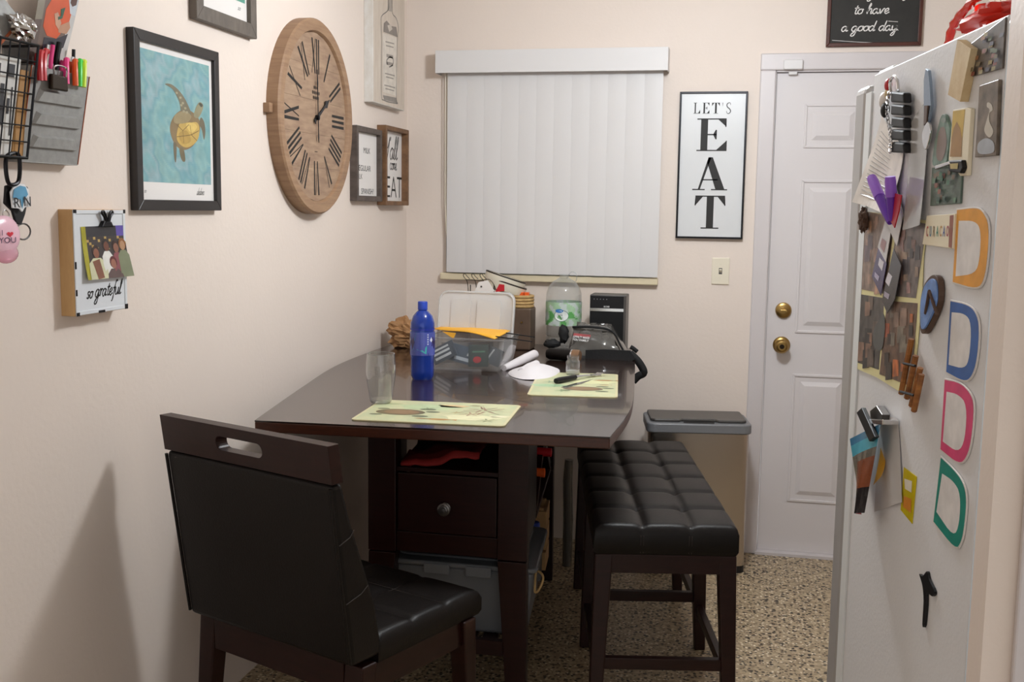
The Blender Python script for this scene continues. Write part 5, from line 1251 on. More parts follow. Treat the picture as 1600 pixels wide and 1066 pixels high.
# speaker
ys = 4.45; a, b = aty(921, 500, ys), aty(974, 500, ys); zt_ = aty(948, 461, ys).z; spx = Vector(((a.x+b.x)/2, ys+.06, TZ+.0005))
spk = tthing('speaker', 'black upright wireless speaker with a silver band behind the clear bag', 'speaker', spx)
MB().box(a.x, ys, TZ+.0005, b.x+.010, ys+.11, zt_).build('cabinet', 'dark_plastic', spk, bevel=.004)
zb2 = aty(948, 485, ys).z; zb1 = aty(948, 482, ys).z
MB().box(a.x+.002, ys-.003, zb1, b.x, ys, zt_-.004).build('control_panel', 'black_plastic', spk, bevel=.001)
MB().box(a.x+.002, ys-.004, zb2-.004, b.x, ys, zb1).build('silver_band', 'chrome', spk)
MB().box(a.x+.002, ys-.003, TZ+.006, b.x, ys, zb2-.004).build('grille', 'speaker_cloth', spk)
m = MB(); m.text('BOSE', (a.x+b.x)/2, zb1+.004, .0065, ys-.0034, align='CENTER', bold=.02, sx=1.1); m.build('lettering', 'chrome', spk)
for i in range(5): MB().lathe([(.0022, 0), (.0022, .0006), (0, .0006)], n=8, c=(a.x+.018+i*.013, ys-.003, zt_-.018), axis='y').build('button', 'grey_plastic', spk)

# clear vinyl bag with black straps
pbg = TA(925, 560); k = scale_at(pbg)
bg = tthing('clear_bag', 'clear vinyl belt bag with black trim and strap on the table', 'bag', pbg)
yg = pbg.y
BP = lambda px, py, dy=0: aty(px, py, yg+dy)
def quad_sheet(m, pts, col=None):
    m.add(pts, [tuple(range(len(pts)))], col)
f_bl, f_br, f_tr, f_tl = BP(887, 557, .0), BP(975, 560, .0), BP(955, 518, .05), BP(897, 512, .05)
b_bl, b_br = BP(890, 548, .13), BP(985, 548, .14); b_bl.z = b_br.z = TZ+.004; f_bl.z = f_br.z = TZ+.006
t_bl, t_br = f_tl+Vector((.005, .07, .012)), f_tr+Vector((-.01, .08, .018))
m = MB(); nx, ny = 10, 8
def sheet(a, b, c, d, amp, sd_):
    V = []
    for j in range(ny+1):
        for i in range(nx+1):
            u, v = i/nx, j/ny; q_ = (a*(1-u)+b*u)*(1-v)+(d*(1-u)+c*u)*v; e = math.sin(math.pi*u)*math.sin(math.pi*v)
            q_ = q_+Vector((0, -.018*e, .010*e))+Vector((noise.noise(q_*25+Vector((sd_, 0, 0))), noise.noise(q_*25+Vector((0, sd_, 3))), noise.noise(q_*22+Vector((4, 0, sd_)))))*amp+Vector((0, 0, noise.noise(q_*60+Vector((sd_, 2, 0)))*amp*.9)); V.append(q_)
    m.add(V, [(j*(nx+1)+i, j*(nx+1)+i+1, (j+1)*(nx+1)+i+1, (j+1)*(nx+1)+i) for j in range(ny) for i in range(nx)])
sheet(f_bl, f_br, f_tr, f_tl, .011, 1); sheet(f_tl, f_tr, t_br, t_bl, .011, 2); sheet(t_bl, t_br, b_br, b_bl, .011, 3)
sheet(f_br, b_br, t_br, f_tr, .004, 5); sheet(b_bl, f_bl, f_tl, t_bl, .004, 6)
m.build('vinyl_body', 'vinyl_sheet', bg, smooth=True)
def strap(pts, w, nm='strap', up=(0, 0, 1), k=5):
    pts = crom(pts, k); m = MB(); V = []
    for i, p in enumerate(pts):
        t = (pts[min(len(pts)-1, i+1)]-pts[max(0, i-1)]).normalized(); s_ = Vector(up)-t*t.dot(Vector(up)); s_ = s_.normalized()*w/2; V += [p+s_, p-s_]
    m.add(V, [(2*i, 2*i+1, 2*i+3, 2*i+2) for i in range(len(pts)-1)]); return m.build(nm, 'bag_web', bg, smooth=True, solid=.003)
mat('bag_web', '0E0E10', .75, bump=.2, bs=200)
strap([f_tl+Vector((-.006, -.004, .002)), (f_tl+f_tr)/2+Vector((0, -.02, .012)), f_tr+Vector((.002, -.004, .002)), (f_tr+f_br)/2+Vector((.012, -.008, 0)), f_br+Vector((.006, -.006, .012))], .009, 'trim')
strap([f_bl+Vector((-.02, -.02, .014)), BP(905, 566, -.02)+Vector((0, 0, .012)), BP(945, 570, -.02)+Vector((0, 0, .008)), BP(990, 566, -.01)], .034)
m = MB(); m.add([BP(*q_, -.022) for q_ in ((915, 566), (915, 547), (945, 546), (985, 548), (993, 560), (985, 566), (950, 568))][::-1], [tuple(range(7))]); m.build('padded_panel', 'bag_web', bg, solid=.008)
strap([BP(984, 552, -.01), BP(998, 566, -.012), BP(1006, 582, -.012), BP(997, 588, -.012), BP(989, 596, -.012)], .030, 'strap_end', up=(1, 0, -.5))
strap([BP(985, 542, .0), BP(990, 545, .0), BP(996, 550, .0)], .016, 'strap_tip', up=(0, 0, 1))
m = MB(); m.blob(BP(881, 522, .03), (.022, .018, .035), 14, 10, .4, 3, 2); m.build('bunched_trim', 'bag_web', bg, smooth=True)
m = MB(); m.blob(BP(862, 537, .03), (.034, .02, .018), 14, 10, .3, 3, 4); m.build('bunched_strap', 'bag_web', bg, smooth=True)
ux = (f_tr-f_tl).normalized(); uz = (f_tl-f_bl).normalized()
o0 = f_tl*.62+f_bl*.38+ux*.008+Vector((0, -.028, .004))
m = MB(); lw3 = .072
m.add([o0+uz*.010-Vector((0, .0005, 0)), o0+ux*lw3*.96+uz*.010, o0+ux*lw3*.96+uz*.022, o0+uz*.022], [(0, 1, 2, 3)], '8E1F22')
t_ = MB(); t_.text('LOYALTY MAKES', 0, .004, 0.0085, 0, bold=.02, sx=.72); t_.text('YOU FAMILY', 0, -.008, .0085, 0, bold=.02, sx=.95)
m.add([o0+ux*x+uz*z+Vector((0, -.002, 0)) for x, y, z in t_.v], t_.f, 'E4E2E0'); m.build('bag_print', 'print', bg)
m = MB(); c = f_bl*.45+f_br*.55+Vector((-.004, .012, .014)); m.blob(c, (.016, .008, .011), 12, 8, .3); 
m.build('tan_pouch', 'cardboard', at=(c, c), smooth=True, label='small tan item inside the clear belt bag', cat='item')

# black case
p0, p1 = TA(855, 562), TA(906, 566); cz = .024
m = MB(); ax = (p1-p0).normalized(); kz_ = Vector((0, 0, cz)); m.tube([p0+kz_+ax*.0, p0+kz_+ax*.012, p1+kz_-ax*.03], [.018, .023, .023], 14)
cs_ = tthing('black_case', 'black rounded case with a tan metal end beside the clear bag', 'case', p0)
m.build('case_body', 'leather', cs_, smooth=True)
m = MB(); m.tube([p1+kz_-ax*.031, p1+kz_-ax*.005, p1+kz_], [.0235, .0235, .019], 14); m.build('end_cap', 'tan_leather', cs_, smooth=True)
m = MB(); m.tube([p1+kz_-ax*.034, p1+kz_-ax*.029], .0242, 14); m.build('collar', 'chrome', cs_, smooth=True)

# crumpled white cloth
c = TA(838, 582); cl_ = tthing('white_napkin', 'crumpled white napkin beside the rear placemat', 'napkin', c)
Zp = lambda px, py, h: atz(px, py, TZ+h)
q = [Zp(784, 583, .001), Zp(812, 594, .001), Zp(836, 593, .004), Zp(866, 592, .001), Zp(882, 577, .002), Zp(852, 570, .001), Zp(803, 575, .026), Zp(842, 560, .052), Zp(862, 576, .022), Zp(826, 580, .034), Zp(815, 572, .001)]
m = MB(); m.add(q, [(0, 1, 6), (1, 2, 9, 6), (2, 3, 8, 9), (3, 4, 8), (9, 8, 7), (6, 9, 7), (8, 4, 5, 7), (7, 5, 10, 6), (6, 10, 0)])
m.build('napkin_sheet', 'white_cloth', cl_, smooth=True, ang=80, subsurf=2)
p0, p1 = TA(815, 588), TA(838, 578); m = MB(); m.tube([p0+Vector((0, -.004, .014)), (p0+p1)/2+Vector((0, 0, .018)), p1+Vector((0, 0, .022))], [.016, .018, .014], 12); m.build('rolled_corner', 'white_cloth', cl_, smooth=True)
p0, p1 = TA(787, 580), TA(835, 566); m = MB(); m.tube(crom([p0+Vector((0, .004, .010)), (p0+p1)/2+Vector((0, .004, .020)), p1+Vector((0, 0, .03))], 5), [.011, .012, .013, .014, .015, .016, .017, .018, .018, .018, .018], 12); m.build('rolled_edge', 'white_cloth', cl_, smooth=True)

# jar
p = TA(895, 587)+Vector((0, 0, .0034)); k = scale_at(p); rj = 11/k; jr = tthing('glass_jar', 'small clear glass jar on the rear placemat', 'jar', p); jh = 30/k
MB().lathe([(0, 0), (rj*.9, 0), (rj, .004), (rj, jh*.68), (rj*.86, jh*.76), (rj*.80, jh*.8), (rj*.8, jh*.86), (rj*.86, jh*.87), (rj*.86, jh)], n=24, c=p, cap=False).build('jar_wall', 'clear_glass', jr, smooth=True)
MB().lathe([(0, .007), (rj*.88, .007), (rj*.88, jh*.22), (0, jh*.22)], n=20, c=p).build('salt', 'milky_plastic', jr, smooth=True)

# fork and knife on the rear mat
p0, p1, p2 = TA(868, 602), TA(899, 596), TA(938, 588); up = Vector((0, 0, .0142))
fk = tthing('fork', 'dinner fork with a black handle on the rear placemat', 'fork', p0)
m = MB(); m.tube([p0+up, p0*.8+p1*.2+up, p1+up], [.0085, .0105, .008], 10); m.build('handle', 'black_plastic', fk, smooth=True)
d_ = (p2-p1).normalized(); n2 = Vector((-d_.y, d_.x, 0)); L = (p2-p1).length
m = MB(); m.tube([p1+up, p1+d_*L*.35+up*.9, p1+d_*L*.55+up*.7], [.006, .004, .005], 8); m.build('neck', 'chrome', fk, smooth=True)
a = p1+d_*L*.52+up*.7; b = p1+d_*L*.70+up*.6
m = MB(); m.prismz([(v.x, v.y) for v in (a-n2*.004, b-n2*.012, b+n2*.012, a+n2*.004)], a.z-.001, a.z+.001); m.build('shoulder', 'chrome', fk)
for i in (-1.5, -.5, .5, 1.5): MB().tube([b+n2*.0068*i-d_*.004, p1+d_*L*.88+n2*.0068*i+up*.5, p2+n2*.0068*i+up*.9], [.0024, .0024, .0014], 6).build('tine', 'chrome', fk, smooth=True)
p0, p1 = TA(880, 608), TA(926, 595); up = Vector((0, 0, .0055))
kf = tthing('table_knife', 'steel knife lying half under the fork', 'knife', p0)
d_ = (p1-p0).normalized(); n2 = Vector((-d_.y, d_.x, 0))
m = MB(); v = [p0-n2*.010, p0+d_*(p1-p0).length*.5-n2*.014, p1, p0+d_*(p1-p0).length*.5+n2*.010, p0+n2*.008]; m.prismz([(q_.x, q_.y) for q_ in v], TZ+.0036, TZ+.0050); m.build('blade', 'chrome', kf)

# ================================================================== FRIDGE
FZ = 1.73
fd = thing('refrigerator', 'white refrigerator side covered in magnets at the right', 'refrigerator', FR.world(0, 0, 0), FR.rot)
MB().box(-.648, 0, .03, -.002, .70, FZ).build('side_panel', 'fridge_paint', fd, bevel=.002)
MB().box(-.002, -.0015, .03, .034, .70, FZ-.004).build('rear_corner', 'corner_highlight', fd, bevel=.008, seg=3)
MB().box(-.690, -.003, .06, -.650, .69, FZ-.03).build('gasket', 'gasket', fd)
MB().box(-.775, -.004, .06, -.688, .70, FZ-.012).build('door', 'fridge_door', fd, bevel=.016, seg=3)
MB().box(-.70, .02, FZ-.012, -.60, .075, FZ+.014).build('hinge_cap', 'gasket', fd, bevel=.005)
MB().box(-.63, .02, 0, -.02, .68, .03).build('kick_base', 'black_plastic', fd)
for x in (-.6, -.05):
    MB().lathe([(.02, 0), (.02, .03)], n=12, c=(x, .06, 0)).build('foot', 'black_plastic', fd)
# on top: red bag and wooden box
def FT(px, py, z): 
    q_ = atz(px, py, z) if False else None
q0 = FR.uv(1478, 64, -.02); q1 = FR.uv(1530, 40, -.02); q2 = FR.uv(1548, -8, -.02); q3 = FR.uv(1500, 20, -.02)
rb_ = wthing(FR, 'red_bag', 'crumpled red plastic bag on top of the refrigerator', 'bag', q1[0], FZ+.0)
m = MB(); xs_ = sorted((q0[0], q1[0])); x0, x1 = xs_[0], xs_[1]+.03
m.blob(((x0+x1)/2, .07, FZ+.026), ((x1-x0)/2, .05, .028), 22, 14, .35, 3, 6, flat=FZ+.0006); m.build('bag_body', 'fridge_red', rb_, smooth=True)
m = MB(); m.tube(crom([(x0-.02, .03, FZ+.006), (x0+.02, .025, FZ+.036), ((x0+x1)/2, .03, FZ+.058), (x1, .04, FZ+.075), (x1+.03, .05, FZ+.07)], 6), [.004+.004*abs(math.sin(i*1.3)) for i in range(25)], 8); m.build('bag_seam', 'red_film', rb_, smooth=True)
m = MB(); m.blob((x1-.05, .12, FZ+.04), (.05, .05, .045), 18, 12, .4, 3, 9, flat=FZ+.0006); m.build('clear_part', 'clear_plastic', rb_, smooth=True)
a, b = FR.uv(1565, 10, -.12)[0], FR.uv(1593, 10, -.12)[0]
wbx = wthing(FR, 'wooden_box', 'pale wooden box on top of the refrigerator at its rear', 'box', a, FZ)
for k in range(3): MB().box(a+(b-a)*k/3+.0005, .10, FZ+.0005, a+(b-a)*(k+1)/3-.0005, .30, FZ+.12).build('plank', 'pine', wbx, bevel=.001)

# ---------------------------------------------------------------- magnets
def magnet(pts, th, m_, nm, lab, cat, col=None, art=(), d0=.0004, group=None, lab_print=None):
    """a flat magnet: outline in photo points on the refrigerator side, th thick, with printed shapes on its face"""
    d = d0+th; m = MB(); m.pp(FR, pts, d, th, col if not MATS[m_].name.endswith('print') else (col or 'FFFFFF'))
    cx = sum(p[0] for p in pts)/len(pts); cy_ = sum(p[1] for p in pts)/len(pts); u, z = FR.uv(cx, cy_, 0)
    if not art: return solo(m, FR, u, z, nm, m_, lab, cat, group)
    t = wthing(FR, nm, lab, cat, u, z, group); m.build('magnet_body', m_, t, bevel=min(.0008, th*.3))
    if len(art) > 6:
        m = MB()
        for i, (q, c) in enumerate(art): m.pp(FR, q, d+.0003+.0002*i, 0, c)
        m.build('brush_marks', 'print', t, kind='stuff'); return t
    for i, (q, c) in enumerate(art):
        m = MB(); m.pp(FR, q, d+.0003+.0002*i, 0, c); m.build('print_patch', 'print', t)
    return t
def mix(pts, k): 
    cx = sum(p[0] for p in pts)/len(pts); cy_ = sum(p[1] for p in pts)/len(pts); return [(cx+(a-cx)*k, cy_+(b-cy_)*k) for a, b in pts]
def sm(pts, k=4): return [(p.x, p.y) for p in crom([(a, b, 0) for a, b in pts], k, True)]

# frame shaped souvenir magnets (their pictures are left blank)
def soft(pts, it=2):   # rounds every corner but the two at the straight side
    for _ in range(it):
        o = [pts[0]]
        for a, b in zip(pts[:-1], pts[1:]): o += [(a[0]*.75+b[0]*.25, a[1]*.75+b[1]*.25), (a[0]*.25+b[0]*.75, a[1]*.25+b[1]*.75)]
        pts = o+[pts[-1]]
    return pts
def letter(outer, inner, c, lab):
    outer, inner = soft(outer), soft(inner)
    magnet(outer, .003, 'magnet_white', 'frame_magnet', lab, 'magnet', art=((mix(outer, .96), c), (inner, 'E6E2E0')), group='frame shaped magnets')
letter([(1494, 326), (1527, 322), (1537, 330), (1546, 350), (1544, 400), (1538, 440), (1527, 455), (1487, 443)], [(1498, 345), (1524, 345), (1533, 360), (1531, 405), (1524, 428), (1493, 432)], 'E8A02C', 'orange frame shaped magnet, topmost of four along the rear edge')
letter([(1484, 468), (1512, 474), (1525, 486), (1531, 510), (1527, 565), (1518, 592), (1506, 599), (1477, 583)], [(1487, 488), (1508, 490), (1518, 505), (1515, 560), (1507, 577), (1482, 570)], '2F5FA8', 'blue frame shaped magnet below the orange one')
letter([(1475, 591), (1500, 596), (1516, 612), (1523, 632), (1518, 690), (1511, 716), (1499, 729), (1468, 704)], [(1479, 612), (1497, 616), (1511, 632), (1508, 688), (1497, 708), (1473, 690)], 'DB4578', 'pink frame shaped magnet below the blue one')
letter([(1469, 712), (1490, 732), (1505, 752), (1511, 778), (1507, 825), (1502, 850), (1493, 862), (1457, 816)], [(1472, 740), (1490, 752), (1501, 772), (1499, 820), (1490, 840), (1463, 800)], '1E8C7C', 'teal frame shaped magnet, lowest of the four')
# dark art print at the top
o_ = [(1517, 68), (1571, 26), (1566, 107), (1511, 122)]
a_ = []
for i in range(26):
    u, v = random.random(), random.random(); cx = 1516+50*u; cy_ = 118-(118-72+ (u*40))*v*.9-u*14
    a_.append(([(cx-3, cy_+4), (cx+3, cy_+2), (cx+4, cy_-4), (cx-2, cy_-3)], random.choice(('7A6A48', '8C4A3A', '5E6A4A', '9A8A50', '4E4858', 'A0704A'))))
magnet(o_, .0025, 'busy_print', 'art_magnet', 'dark abstract painted print at the top rear of the refrigerator', 'magnet', '5A5048', tuple((q, c) for q, c in a_))
# heron tile
magnet([(1530, 134), (1560, 124), (1556, 243), (1523, 246)], .005, 'busy_print', 'heron_tile', 'brown tile magnet with a white wading bird', 'magnet', '75685A',
       ((sm([(1543, 160), (1549, 163), (1551, 172), (1546, 177), (1546, 190), (1552, 205), (1546, 215), (1538, 205), (1541, 190), (1546, 172), (1542, 167)]), 'C9C2B4'), (sm([(1528, 225), (1540, 216), (1552, 222), (1552, 238), (1530, 240)]), 'AEB4BC')))
# thick beige stone
magnet([(1496, 62), (1517, 76), (1500, 159), (1481, 148)], .012, 'stone_beige', 'stone_magnet', 'thick beige stone tile magnet set at a slant', 'magnet')
# yellow building souvenir
magnet([(1489, 172), (1510, 168), (1517, 170), (1511, 274), (1500, 275), (1482, 250)], .006, 'cream_edge', 'building_magnet', 'cream and yellow magnet with a building relief', 'magnet',
       art=(([(1489, 174), (1508, 171), (1503, 220), (1486, 222)], 'D2B04A'), ([(1487, 215), (1490, 200), (1495, 190), (1500, 200), (1503, 215), (1502, 245), (1484, 245)], 'A8804A')))
# green figure and painting
magnet(sm([(1470, 182), (1476, 179), (1480, 190), (1484, 205), (1481, 235), (1476, 258), (1457, 258), (1460, 225), (1464, 205)]), .005, 'busy_print', 'figure_magnet', 'green and grey standing figure magnet above the green painting', 'magnet', '6F8A7E', ((sm([(1467, 205), (1476, 200), (1479, 225), (1472, 250), (1463, 245)]), '8C7A72'), (circle(1474, 188, 4, 10), '8E9A94')))
a_ = []
for i in range(22):
    u, v = random.random(), random.random(); cx = 1458+38*u; cy_ = 264+50*v
    a_.append(([(cx-2, cy_+4), (cx+2, cy_+4), (cx+3, cy_-4), (cx-2, cy_-3)], random.choice(('4E7A62', '7A6A58', '8C5A4A', '3E5A50', '6A8A72'))))
magnet([(1456, 262), (1503, 258), (1500, 318), (1453, 322)], .003, 'busy_print', 'green_painting', 'small green abstract painting magnet under the standing figure', 'magnet', '56685C', tuple(a_))
t = wthing(FR, 'clip_magnet', 'silver and black magnetic clip over the green painting', 'clip', *FR.uv(1485, 260, 0))
m = MB(); m.pp(FR, [(1460, 259), (1482, 252), (1484, 257), (1461, 265)], .014, .006); m.build('clip_jaw', 'chrome', t, bevel=.001)
m = MB(); m.pp(FR, [(1480, 251), (1502, 250), (1504, 262), (1500, 271), (1482, 268)], .013, .008); m.build('clip_body', 'black_plastic', t, bevel=.002)
m = MB(); m.pp(FR, [(1484, 256), (1497, 255), (1496, 264), (1485, 264)], .0136, 0, 'B8A868'); m.build('clip_label', 'print', t)
# place name sign
t = magnet([(1448, 337), (1492, 334), (1489, 389), (1441, 382)], .006, 'cream_edge', 'place_sign_magnet', 'cream place name sign magnet with colourful letters', 'magnet', art=(([(1484, 337), (1490, 336), (1487, 388), (1482, 386)], '9A5A48'),))
m = MB(); u0 = FR.uv(1447, 368, .007)
for i, (c_, cc) in enumerate(zip('CURACAO', ('C24A3A', '4A7A9A', '8A6A3A', '3E8A72', 'B8843A', '4A5A9A', 'A84A5A'))):
    x, z = FR.uv(1446.5+i*5.2, 369, .0072); m.text(c_, x, z, .0155, -.0070, cc, sx=.62, bold=.02)
m.build('lettering', 'print', t)
# flip flop
t = wthing(FR, 'flip_flop_magnet', 'small blue flip flop magnet with a brown sole', 'magnet', *FR.uv(1452, 475, 0))
ol = sm([(1452, 433), (1460, 430), (1466, 440), (1466, 470), (1458, 495), (1446, 518), (1439, 520), (1437, 500), (1438, 470), (1443, 447)])
m = MB(); m.pp(FR, ol, .010, .009); m.build('sole', 'brown_rubber', t, bevel=.001)
m = MB(); m.pp(FR, [(a-1.5, b) for a, b in mix(ol, .86)], .013, .003); m.build('foot_bed', 'blue_rubber', t, bevel=.0008)
m = MB(); m.tube([(FR.uv(a, b, .018)[0], -.018 if i == 1 else -.013, FR.uv(a, b, .018)[1]) for i, (a, b) in enumerate(((1441, 490), (1452, 455), (1459, 492)))], .0026, 6); m.build('thong_strap', 'brown_rubber', t, smooth=True)
# yellow magnet and black shape
magnet([(1412, 730), (1432, 745), (1425, 819), (1407, 797)], .001, 'gloss_print', 'yellow_magnet', 'small yellow printed magnet in the middle of the refrigerator', 'magnet', 'DBC61C',
       (([(1413, 748), (1425, 752), (1424, 770), (1414, 764)], 'EFE9D8'), ([(1412, 775), (1424, 780), (1423, 802), (1411, 792)], 'D88A2A')))
magnet(sm([(1436, 897), (1441, 901), (1448, 893), (1451, 905), (1460, 925), (1456, 932), (1448, 926), (1447, 945), (1444, 977), (1441, 976), (1443, 940), (1441, 915)], 3), .004, 'black_plastic', 'black_magnet', 'black forked magnet, lowest on the refrigerator', 'magnet')
# collage of four photos with cream borders
def FRp(px, py, d): a, b = FR.uv(px, py, d); return (a, -d, b)
col_o = [(1350, 330), (1450, 345), (1443, 400), (1440, 470), (1426, 615), (1410, 615), (1370, 590), (1331, 573)]
d = .002; t = wthing(FR, 'photo_collage', 'large collage sheet of four photographs with cream borders', 'photo', *FR.uv(1385, 470, 0))
m = MB(); m.pp(FR, col_o, d, .001); m.build('sheet', 'cream_paper', t) if 'cream_paper' in MATS else (mat('cream_paper', 'E6DEA8', .6), m.build('sheet', 'cream_paper', t))
def photo(q, base, specks, n, nm='photo_print'):
    m = MB(); m.pp(FR, q, d+.0004, 0, base)
    for i in range(n):
        u, v = .08+.84*random.random(), .08+.84*random.random(); k = 6+random.random()*9
        px = (q[0][0]*(1-u)+q[1][0]*u)*(1-v)+(q[3][0]*(1-u)+q[2][0]*u)*v; py = (q[0][1]*(1-u)+q[1][1]*u)*(1-v)+(q[3][1]*(1-u)+q[2][1]*u)*v
        m.pp(FR, [(px-k*.35, py+k), (px+k*.35, py+k*.9), (px+k*.4, py-k), (px-k*.3, py-k*1.1)], d+.0007+.00002*i, 0, random.choice(specks))
    m.build(nm, 'busy_print', t)
photo([(1352, 330), (1398, 340), (1384, 460), (1346, 452)], '8A7468', ('A08070', '6A5A60', 'B08A70', '7E6A50'), 18)
photo([(1402, 342), (1448, 350), (1431, 466), (1388, 462)], '6E625E', ('8C6A60', 'A07A74', '4A4448', '9A8270'), 18)
photo([(1345, 460), (1382, 466), (1373, 578), (1332, 564)], '4E4744', ('3A3434', '6A5A50', '8A6A58', '2C2828'), 16)
photo([(1386, 470), (1434, 474), (1424, 604), (1374, 585)], '6A4E3C', ('9A4A2A', '3E3028', '8A7060', 'B8642E', '7E7466'), 20)
m = MB(); m.pp(FR, sm([(1374, 500), (1380, 490), (1383, 510), (1378, 545), (1368, 545), (1364, 530), (1366, 512)]), d+.0013, 0, '5A5A58'); m.build('grey_shape', 'print', t)
# bundle of wooden sticks at its corner
t = wthing(FR, 'stick_bundle_magnet', 'bundle of brown wooden sticks at the corner of the collage', 'magnet', *FR.uv(1427, 595, 0))
for i, (a, b) in enumerate((((1424, 530), (1408, 615)), ((1431, 556), (1417, 622)), ((1438, 575), (1424, 634)), ((1440, 585), (1428, 642)))):
    m = MB(); m.tube([FRp(*a, .008+.002*i), FRp((a[0]+b[0])/2, (a[1]+b[1])/2, .010+.002*i), FRp(*b, .008+.002*i)], .0048, 7); m.build('stick', 'wood_cutout', t, smooth=True)
for a, b in (((1412, 568), (1430, 572)), ((1407, 612), (1428, 618))):
    m = MB(); m.tube([FRp(*a, .017), FRp(*b, .019)], .0022, 6); m.build('cord_tie', 'black_plastic', t)
# slip of paper, white sleeve, chain strap, figure, opener
def paper(quad, d0, d1, c, nm, lab, cat, n=10, wob=.004, mt='print', lines=0):
    m = MB(); tl, tr_, br_, bl_ = [Vector(FR.uv(*q, d0)) for q in quad]
    def pt(u, v, lift=0):
        p = (tl*(1-u)+tr_*u)*(1-v)+(bl_*(1-u)+br_*u)*v; return (p.x, -(d0+(d1-d0)*v*v+wob*math.sin(u*5+v*3)*v)-lift, p.y)
    grid(m, pt, 8, n, lambda u, v: c)
    for i in range(lines):
        v = .12+.8*i/lines; m.add([pt(.12, v, .0005), pt(.12+.2+.5*random.random(), v, .0005), pt(.6, v+.012, .0005), pt(.12, v+.012, .0005)][::-1], [(0, 1, 2, 3)], 'B4AEAA')
    u, z = FR.uv(sum(q[0] for q in quad)/4, sum(q[1] for q in quad)/4, 0); return solo(m, FR, u, z, nm, mt, lab, cat, solid=.0005)
paper(((1378, 182), (1412, 232), (1402, 335), (1345, 316)), .004, .02, 'E6DED6', 'shopping_list', 'white handwritten list hanging under the black chain strap', 'paper', lines=16)
paper(((1424, 190), (1452, 150), (1446, 352), (1418, 360)), .006, .014, 'E2DEDA', 'clear_sleeve', 'clear plastic sleeve with white paper on the refrigerator', 'sleeve', mt='sleeve', wob=.001)
paper(((1426, 205), (1449, 175), (1443, 345), (1421, 350)), .003, .010, 'DCD8D6', 'sleeve_paper', 'pale printed paper inside the clear sleeve', 'paper', wob=.001, lines=3)
t = wthing(FR, 'chain_strap', 'black segmented key strap with a metal chain and ring', 'key strap', *FR.uv(1402, 200, 0))
for i in range(5):
    y0, y1 = 143+i*19.6, 160+i*19.6; m = MB(); m.pp(FR, [(1392+.4*i, y0), (1411, y0+2), (1412, y1+1), (1391, y1)], .019, .014); m.build('segment', 'black_plastic', t, bevel=.003, smooth=False)
m = MB(); m.tube(crom([FRp(1391, 128, .012), FRp(1397, 119, .012), FRp(1402, 126, .012), FRp(1402, 146, .012), FRp(1393, 146, .012)], 5, True), .003, 7, closed=True); m.build('ring', 'chrome', t, smooth=True)
for i in range(15):
    yy = 146+i*6.4; m = MB(); xx = 1389-3*math.sin(i*.4)-.0*i; m.tube([FRp(xx+2.0*math.cos(a), yy+4.2*math.sin(a), .018+.003*math.cos(a*2+i)) for a in [2*math.pi*k/10 for k in range(10)]], .0011, 5, closed=True); m.build('chain_link', 'chrome', t, smooth=True)
t = wthing(FR, 'doll_magnet', 'tiny red and white doll magnet beside the chain strap', 'magnet', *FR.uv(1385, 155, 0))
for c, r_, mm, nm in (((1388, 133), .011, 'red_plastic', 'hat'), ((1387, 146), .009, 'stone_beige', 'head'), ((1381, 157), .014, 'magnet_white', 'torso'), ((1383, 172), .013, 'black_plastic', 'feet')):
    p = FRp(*c, .012); m = MB(); m.blob(p, (r_, r_*.6, r_*1.05), 14, 10); m.build(nm, mm, t, smooth=True)
t = wthing(FR, 'bottle_opener', 'slim silver bottle opener hanging on the refrigerator', 'opener', *FR.uv(1448, 170, 0))
m = MB(); m.pp(FR, [(1446, 107), (1450, 110), (1452, 130), (1454, 165), (1450, 190), (1444, 196), (1443, 170), (1443, 125)], .010, .005); m.build('handle', 'tinted_steel', t, bevel=.001) if 'tinted_steel' in MATS else (mat('tinted_steel', '8FA0B4', .22, .9), m.build('handle', 'tinted_steel', t, bevel=.001))
m = MB(); m.pp(FR, sm([(1449, 190), (1453, 204), (1450, 222), (1445, 234), (1441, 222), (1441, 206)]), .012, .004); m.build('blade', 'chrome', t, bevel=.001)
m = MB(); m.pp(FR, [(1444, 165), (1449, 165), (1447, 192), (1443, 196)], .0125, .002); m.build('grip', 'brown_rubber', t)
# purple clip pens with red tag, hanging cards
t = wthing(FR, 'purple_markers', 'pair of purple markers fanned out with a red tag', 'markers', *FR.uv(1385, 310, 0))
for a, b in (((1362, 278), (1391, 348)), ((1391, 276), (1394, 345))):
    A_, B_ = Vector(FRp(*a, .03)), Vector(FRp(*b, .02)); m = MB(); m.tube([A_, A_*.9+B_*.1, A_*.55+B_*.45], [.0085, .0095, .0095], 12); m.build('marker_cap', 'light_purple', t, smooth=True) if 'light_purple' in MATS else (mat('light_purple', '9A62D8', .35), m.build('marker_cap', 'light_purple', t, smooth=True))
    m = MB(); m.tube([A_*.55+B_*.45, A_*.2+B_*.8, B_], [.0085, .0075, .005], 12); m.build('marker_barrel', 'purple_plastic', t, smooth=True)
m = MB(); m.pp(FR, [(1397, 302), (1408, 305), (1404, 330), (1397, 356), (1391, 345)], .022, .002); m.build('tag', 'red_plastic', t)
magnet([(1398, 285), (1411, 335), (1401, 385), (1386, 352)], .001, 'gloss_print', 'hanging_card', 'white card hanging point down behind the purple markers', 'card', 'DAD6D4', (([(1398, 300), (1404, 320), (1400, 345), (1394, 330)], 'C3C0C2'),), d0=.0055)
magnet([(1383, 345), (1392, 360), (1384, 410), (1371, 386)], .001, 'gloss_print', 'hanging_card', 'pale card hanging left above the purple card', 'card', 'C9C4C4', (([(1378, 372), (1385, 378), (1381, 395), (1375, 385)], 'A8888A'),), d0=.0055)
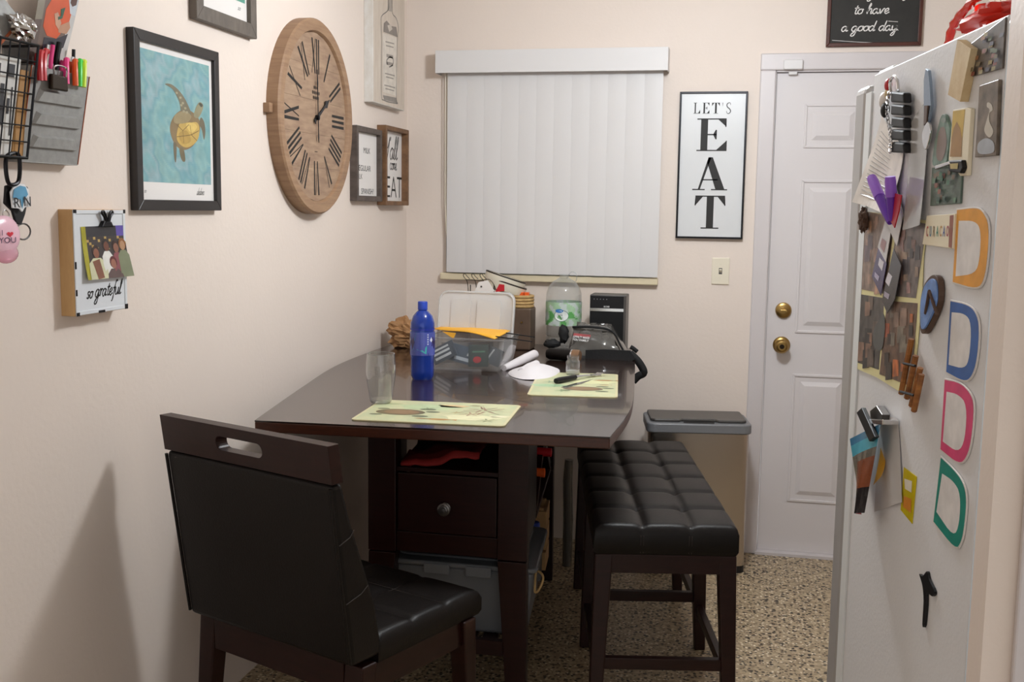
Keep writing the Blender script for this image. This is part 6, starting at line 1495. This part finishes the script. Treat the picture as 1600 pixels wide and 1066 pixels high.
magnet([(1372, 388), (1385, 412), (1376, 462), (1362, 432)], .001, 'gloss_print', 'hanging_card', 'purple printed card above the collage', 'card', '3E2F66', (([(1374, 402), (1381, 410), (1378, 424), (1372, 414)], 'D8D4DC'), ([(1367, 425), (1374, 432), (1372, 440), (1366, 432)], 'B8B0C8')), d0=.006)
magnet([(1396, 388), (1408, 415), (1398, 468), (1386, 490), (1378, 470), (1388, 425)], .001, 'gloss_print', 'hanging_card', 'black printed card overlapping the purple card', 'card', '2A2630', (([(1388, 425), (1394, 432), (1389, 448), (1383, 440)], 'D8D4DC'), ([(1382, 455), (1390, 460), (1388, 468), (1381, 463)], 'A8A0B0')), d0=.0075)
m = MB(); p = FRp(1349, 343, .012); m.blob(p, (.012, .009, .022), 16, 12, .5, 4, 3)
solo(m, FR, p[0], p[2], 'pine_cone_magnet', 'brown_rubber', 'small dark brown lumpy magnet at the door edge', 'magnet')
# clip with a landscape photo and papers
t = wthing(FR, 'photo_clip', 'black and silver magnetic clip holding a canyon photo', 'clip', *FR.uv(1358, 665, 0))
m = MB(); m.pp(FR, [(1338, 645), (1346, 637), (1367, 683), (1358, 690)], .034, .008); m.build('clip_lever', 'black_plastic', t, bevel=.001)
m = MB(); m.pp(FR, [(1356, 655), (1379, 656), (1378, 664), (1357, 662)], .030, .028); m.build('clip_spring', 'chrome', t, bevel=.001)
m = MB(); m.pp(FR, [(1359, 642), (1369, 634), (1378, 648), (1377, 656), (1360, 655)], .016, .014); m.build('clip_back', 'pewter', t, bevel=.001)
m = MB(); tl, tr_, br_, bl_ = [Vector(FR.uv(*q, .024)) for q in ((1328, 686), (1376, 662), (1361, 802), (1346, 804))]
def pt(u, v, lift=0):
    p = (tl*(1-u)+tr_*u)*(1-v)+(bl_*(1-u)+br_*u)*v; return (p.x, -(.020+.022*v*math.sin(u*2.6)+.004)-lift, p.y)
def fcan(u, v):
    if v < .26: return '4FB0C8' if v > .1 else '3A7FA8'
    if v < .36: return '7A7468' if (u*7) % 2 < 1.2 else '5E5A50'
    if v < .68: return '8A4A2A' if u > .3 else '6A6450'
    return 'B02A34' if u < .35 else '241E20'
grid(m, pt, 10, 20, fcan); u, z = FR.uv(1350, 730, 0)
solo(m, FR, u, z, 'canyon_photo', 'gloss_print', 'curled photo of a canyon under a blue sky in the clip', 'photo', solid=.0005)
paper(((1376, 700), (1383, 720), (1382, 745), (1370, 758)), .006, .012, 'E8A81E', 'yellow_note', 'yellow note behind the canyon photo', 'note', wob=0)
paper(((1375, 645), (1403, 655), (1412, 785), (1368, 800)), .002, .004, 'E4E0DE', 'translucent_sheet', 'pale translucent sheet behind the yellow note', 'paper', wob=.001, mt='paper_film')
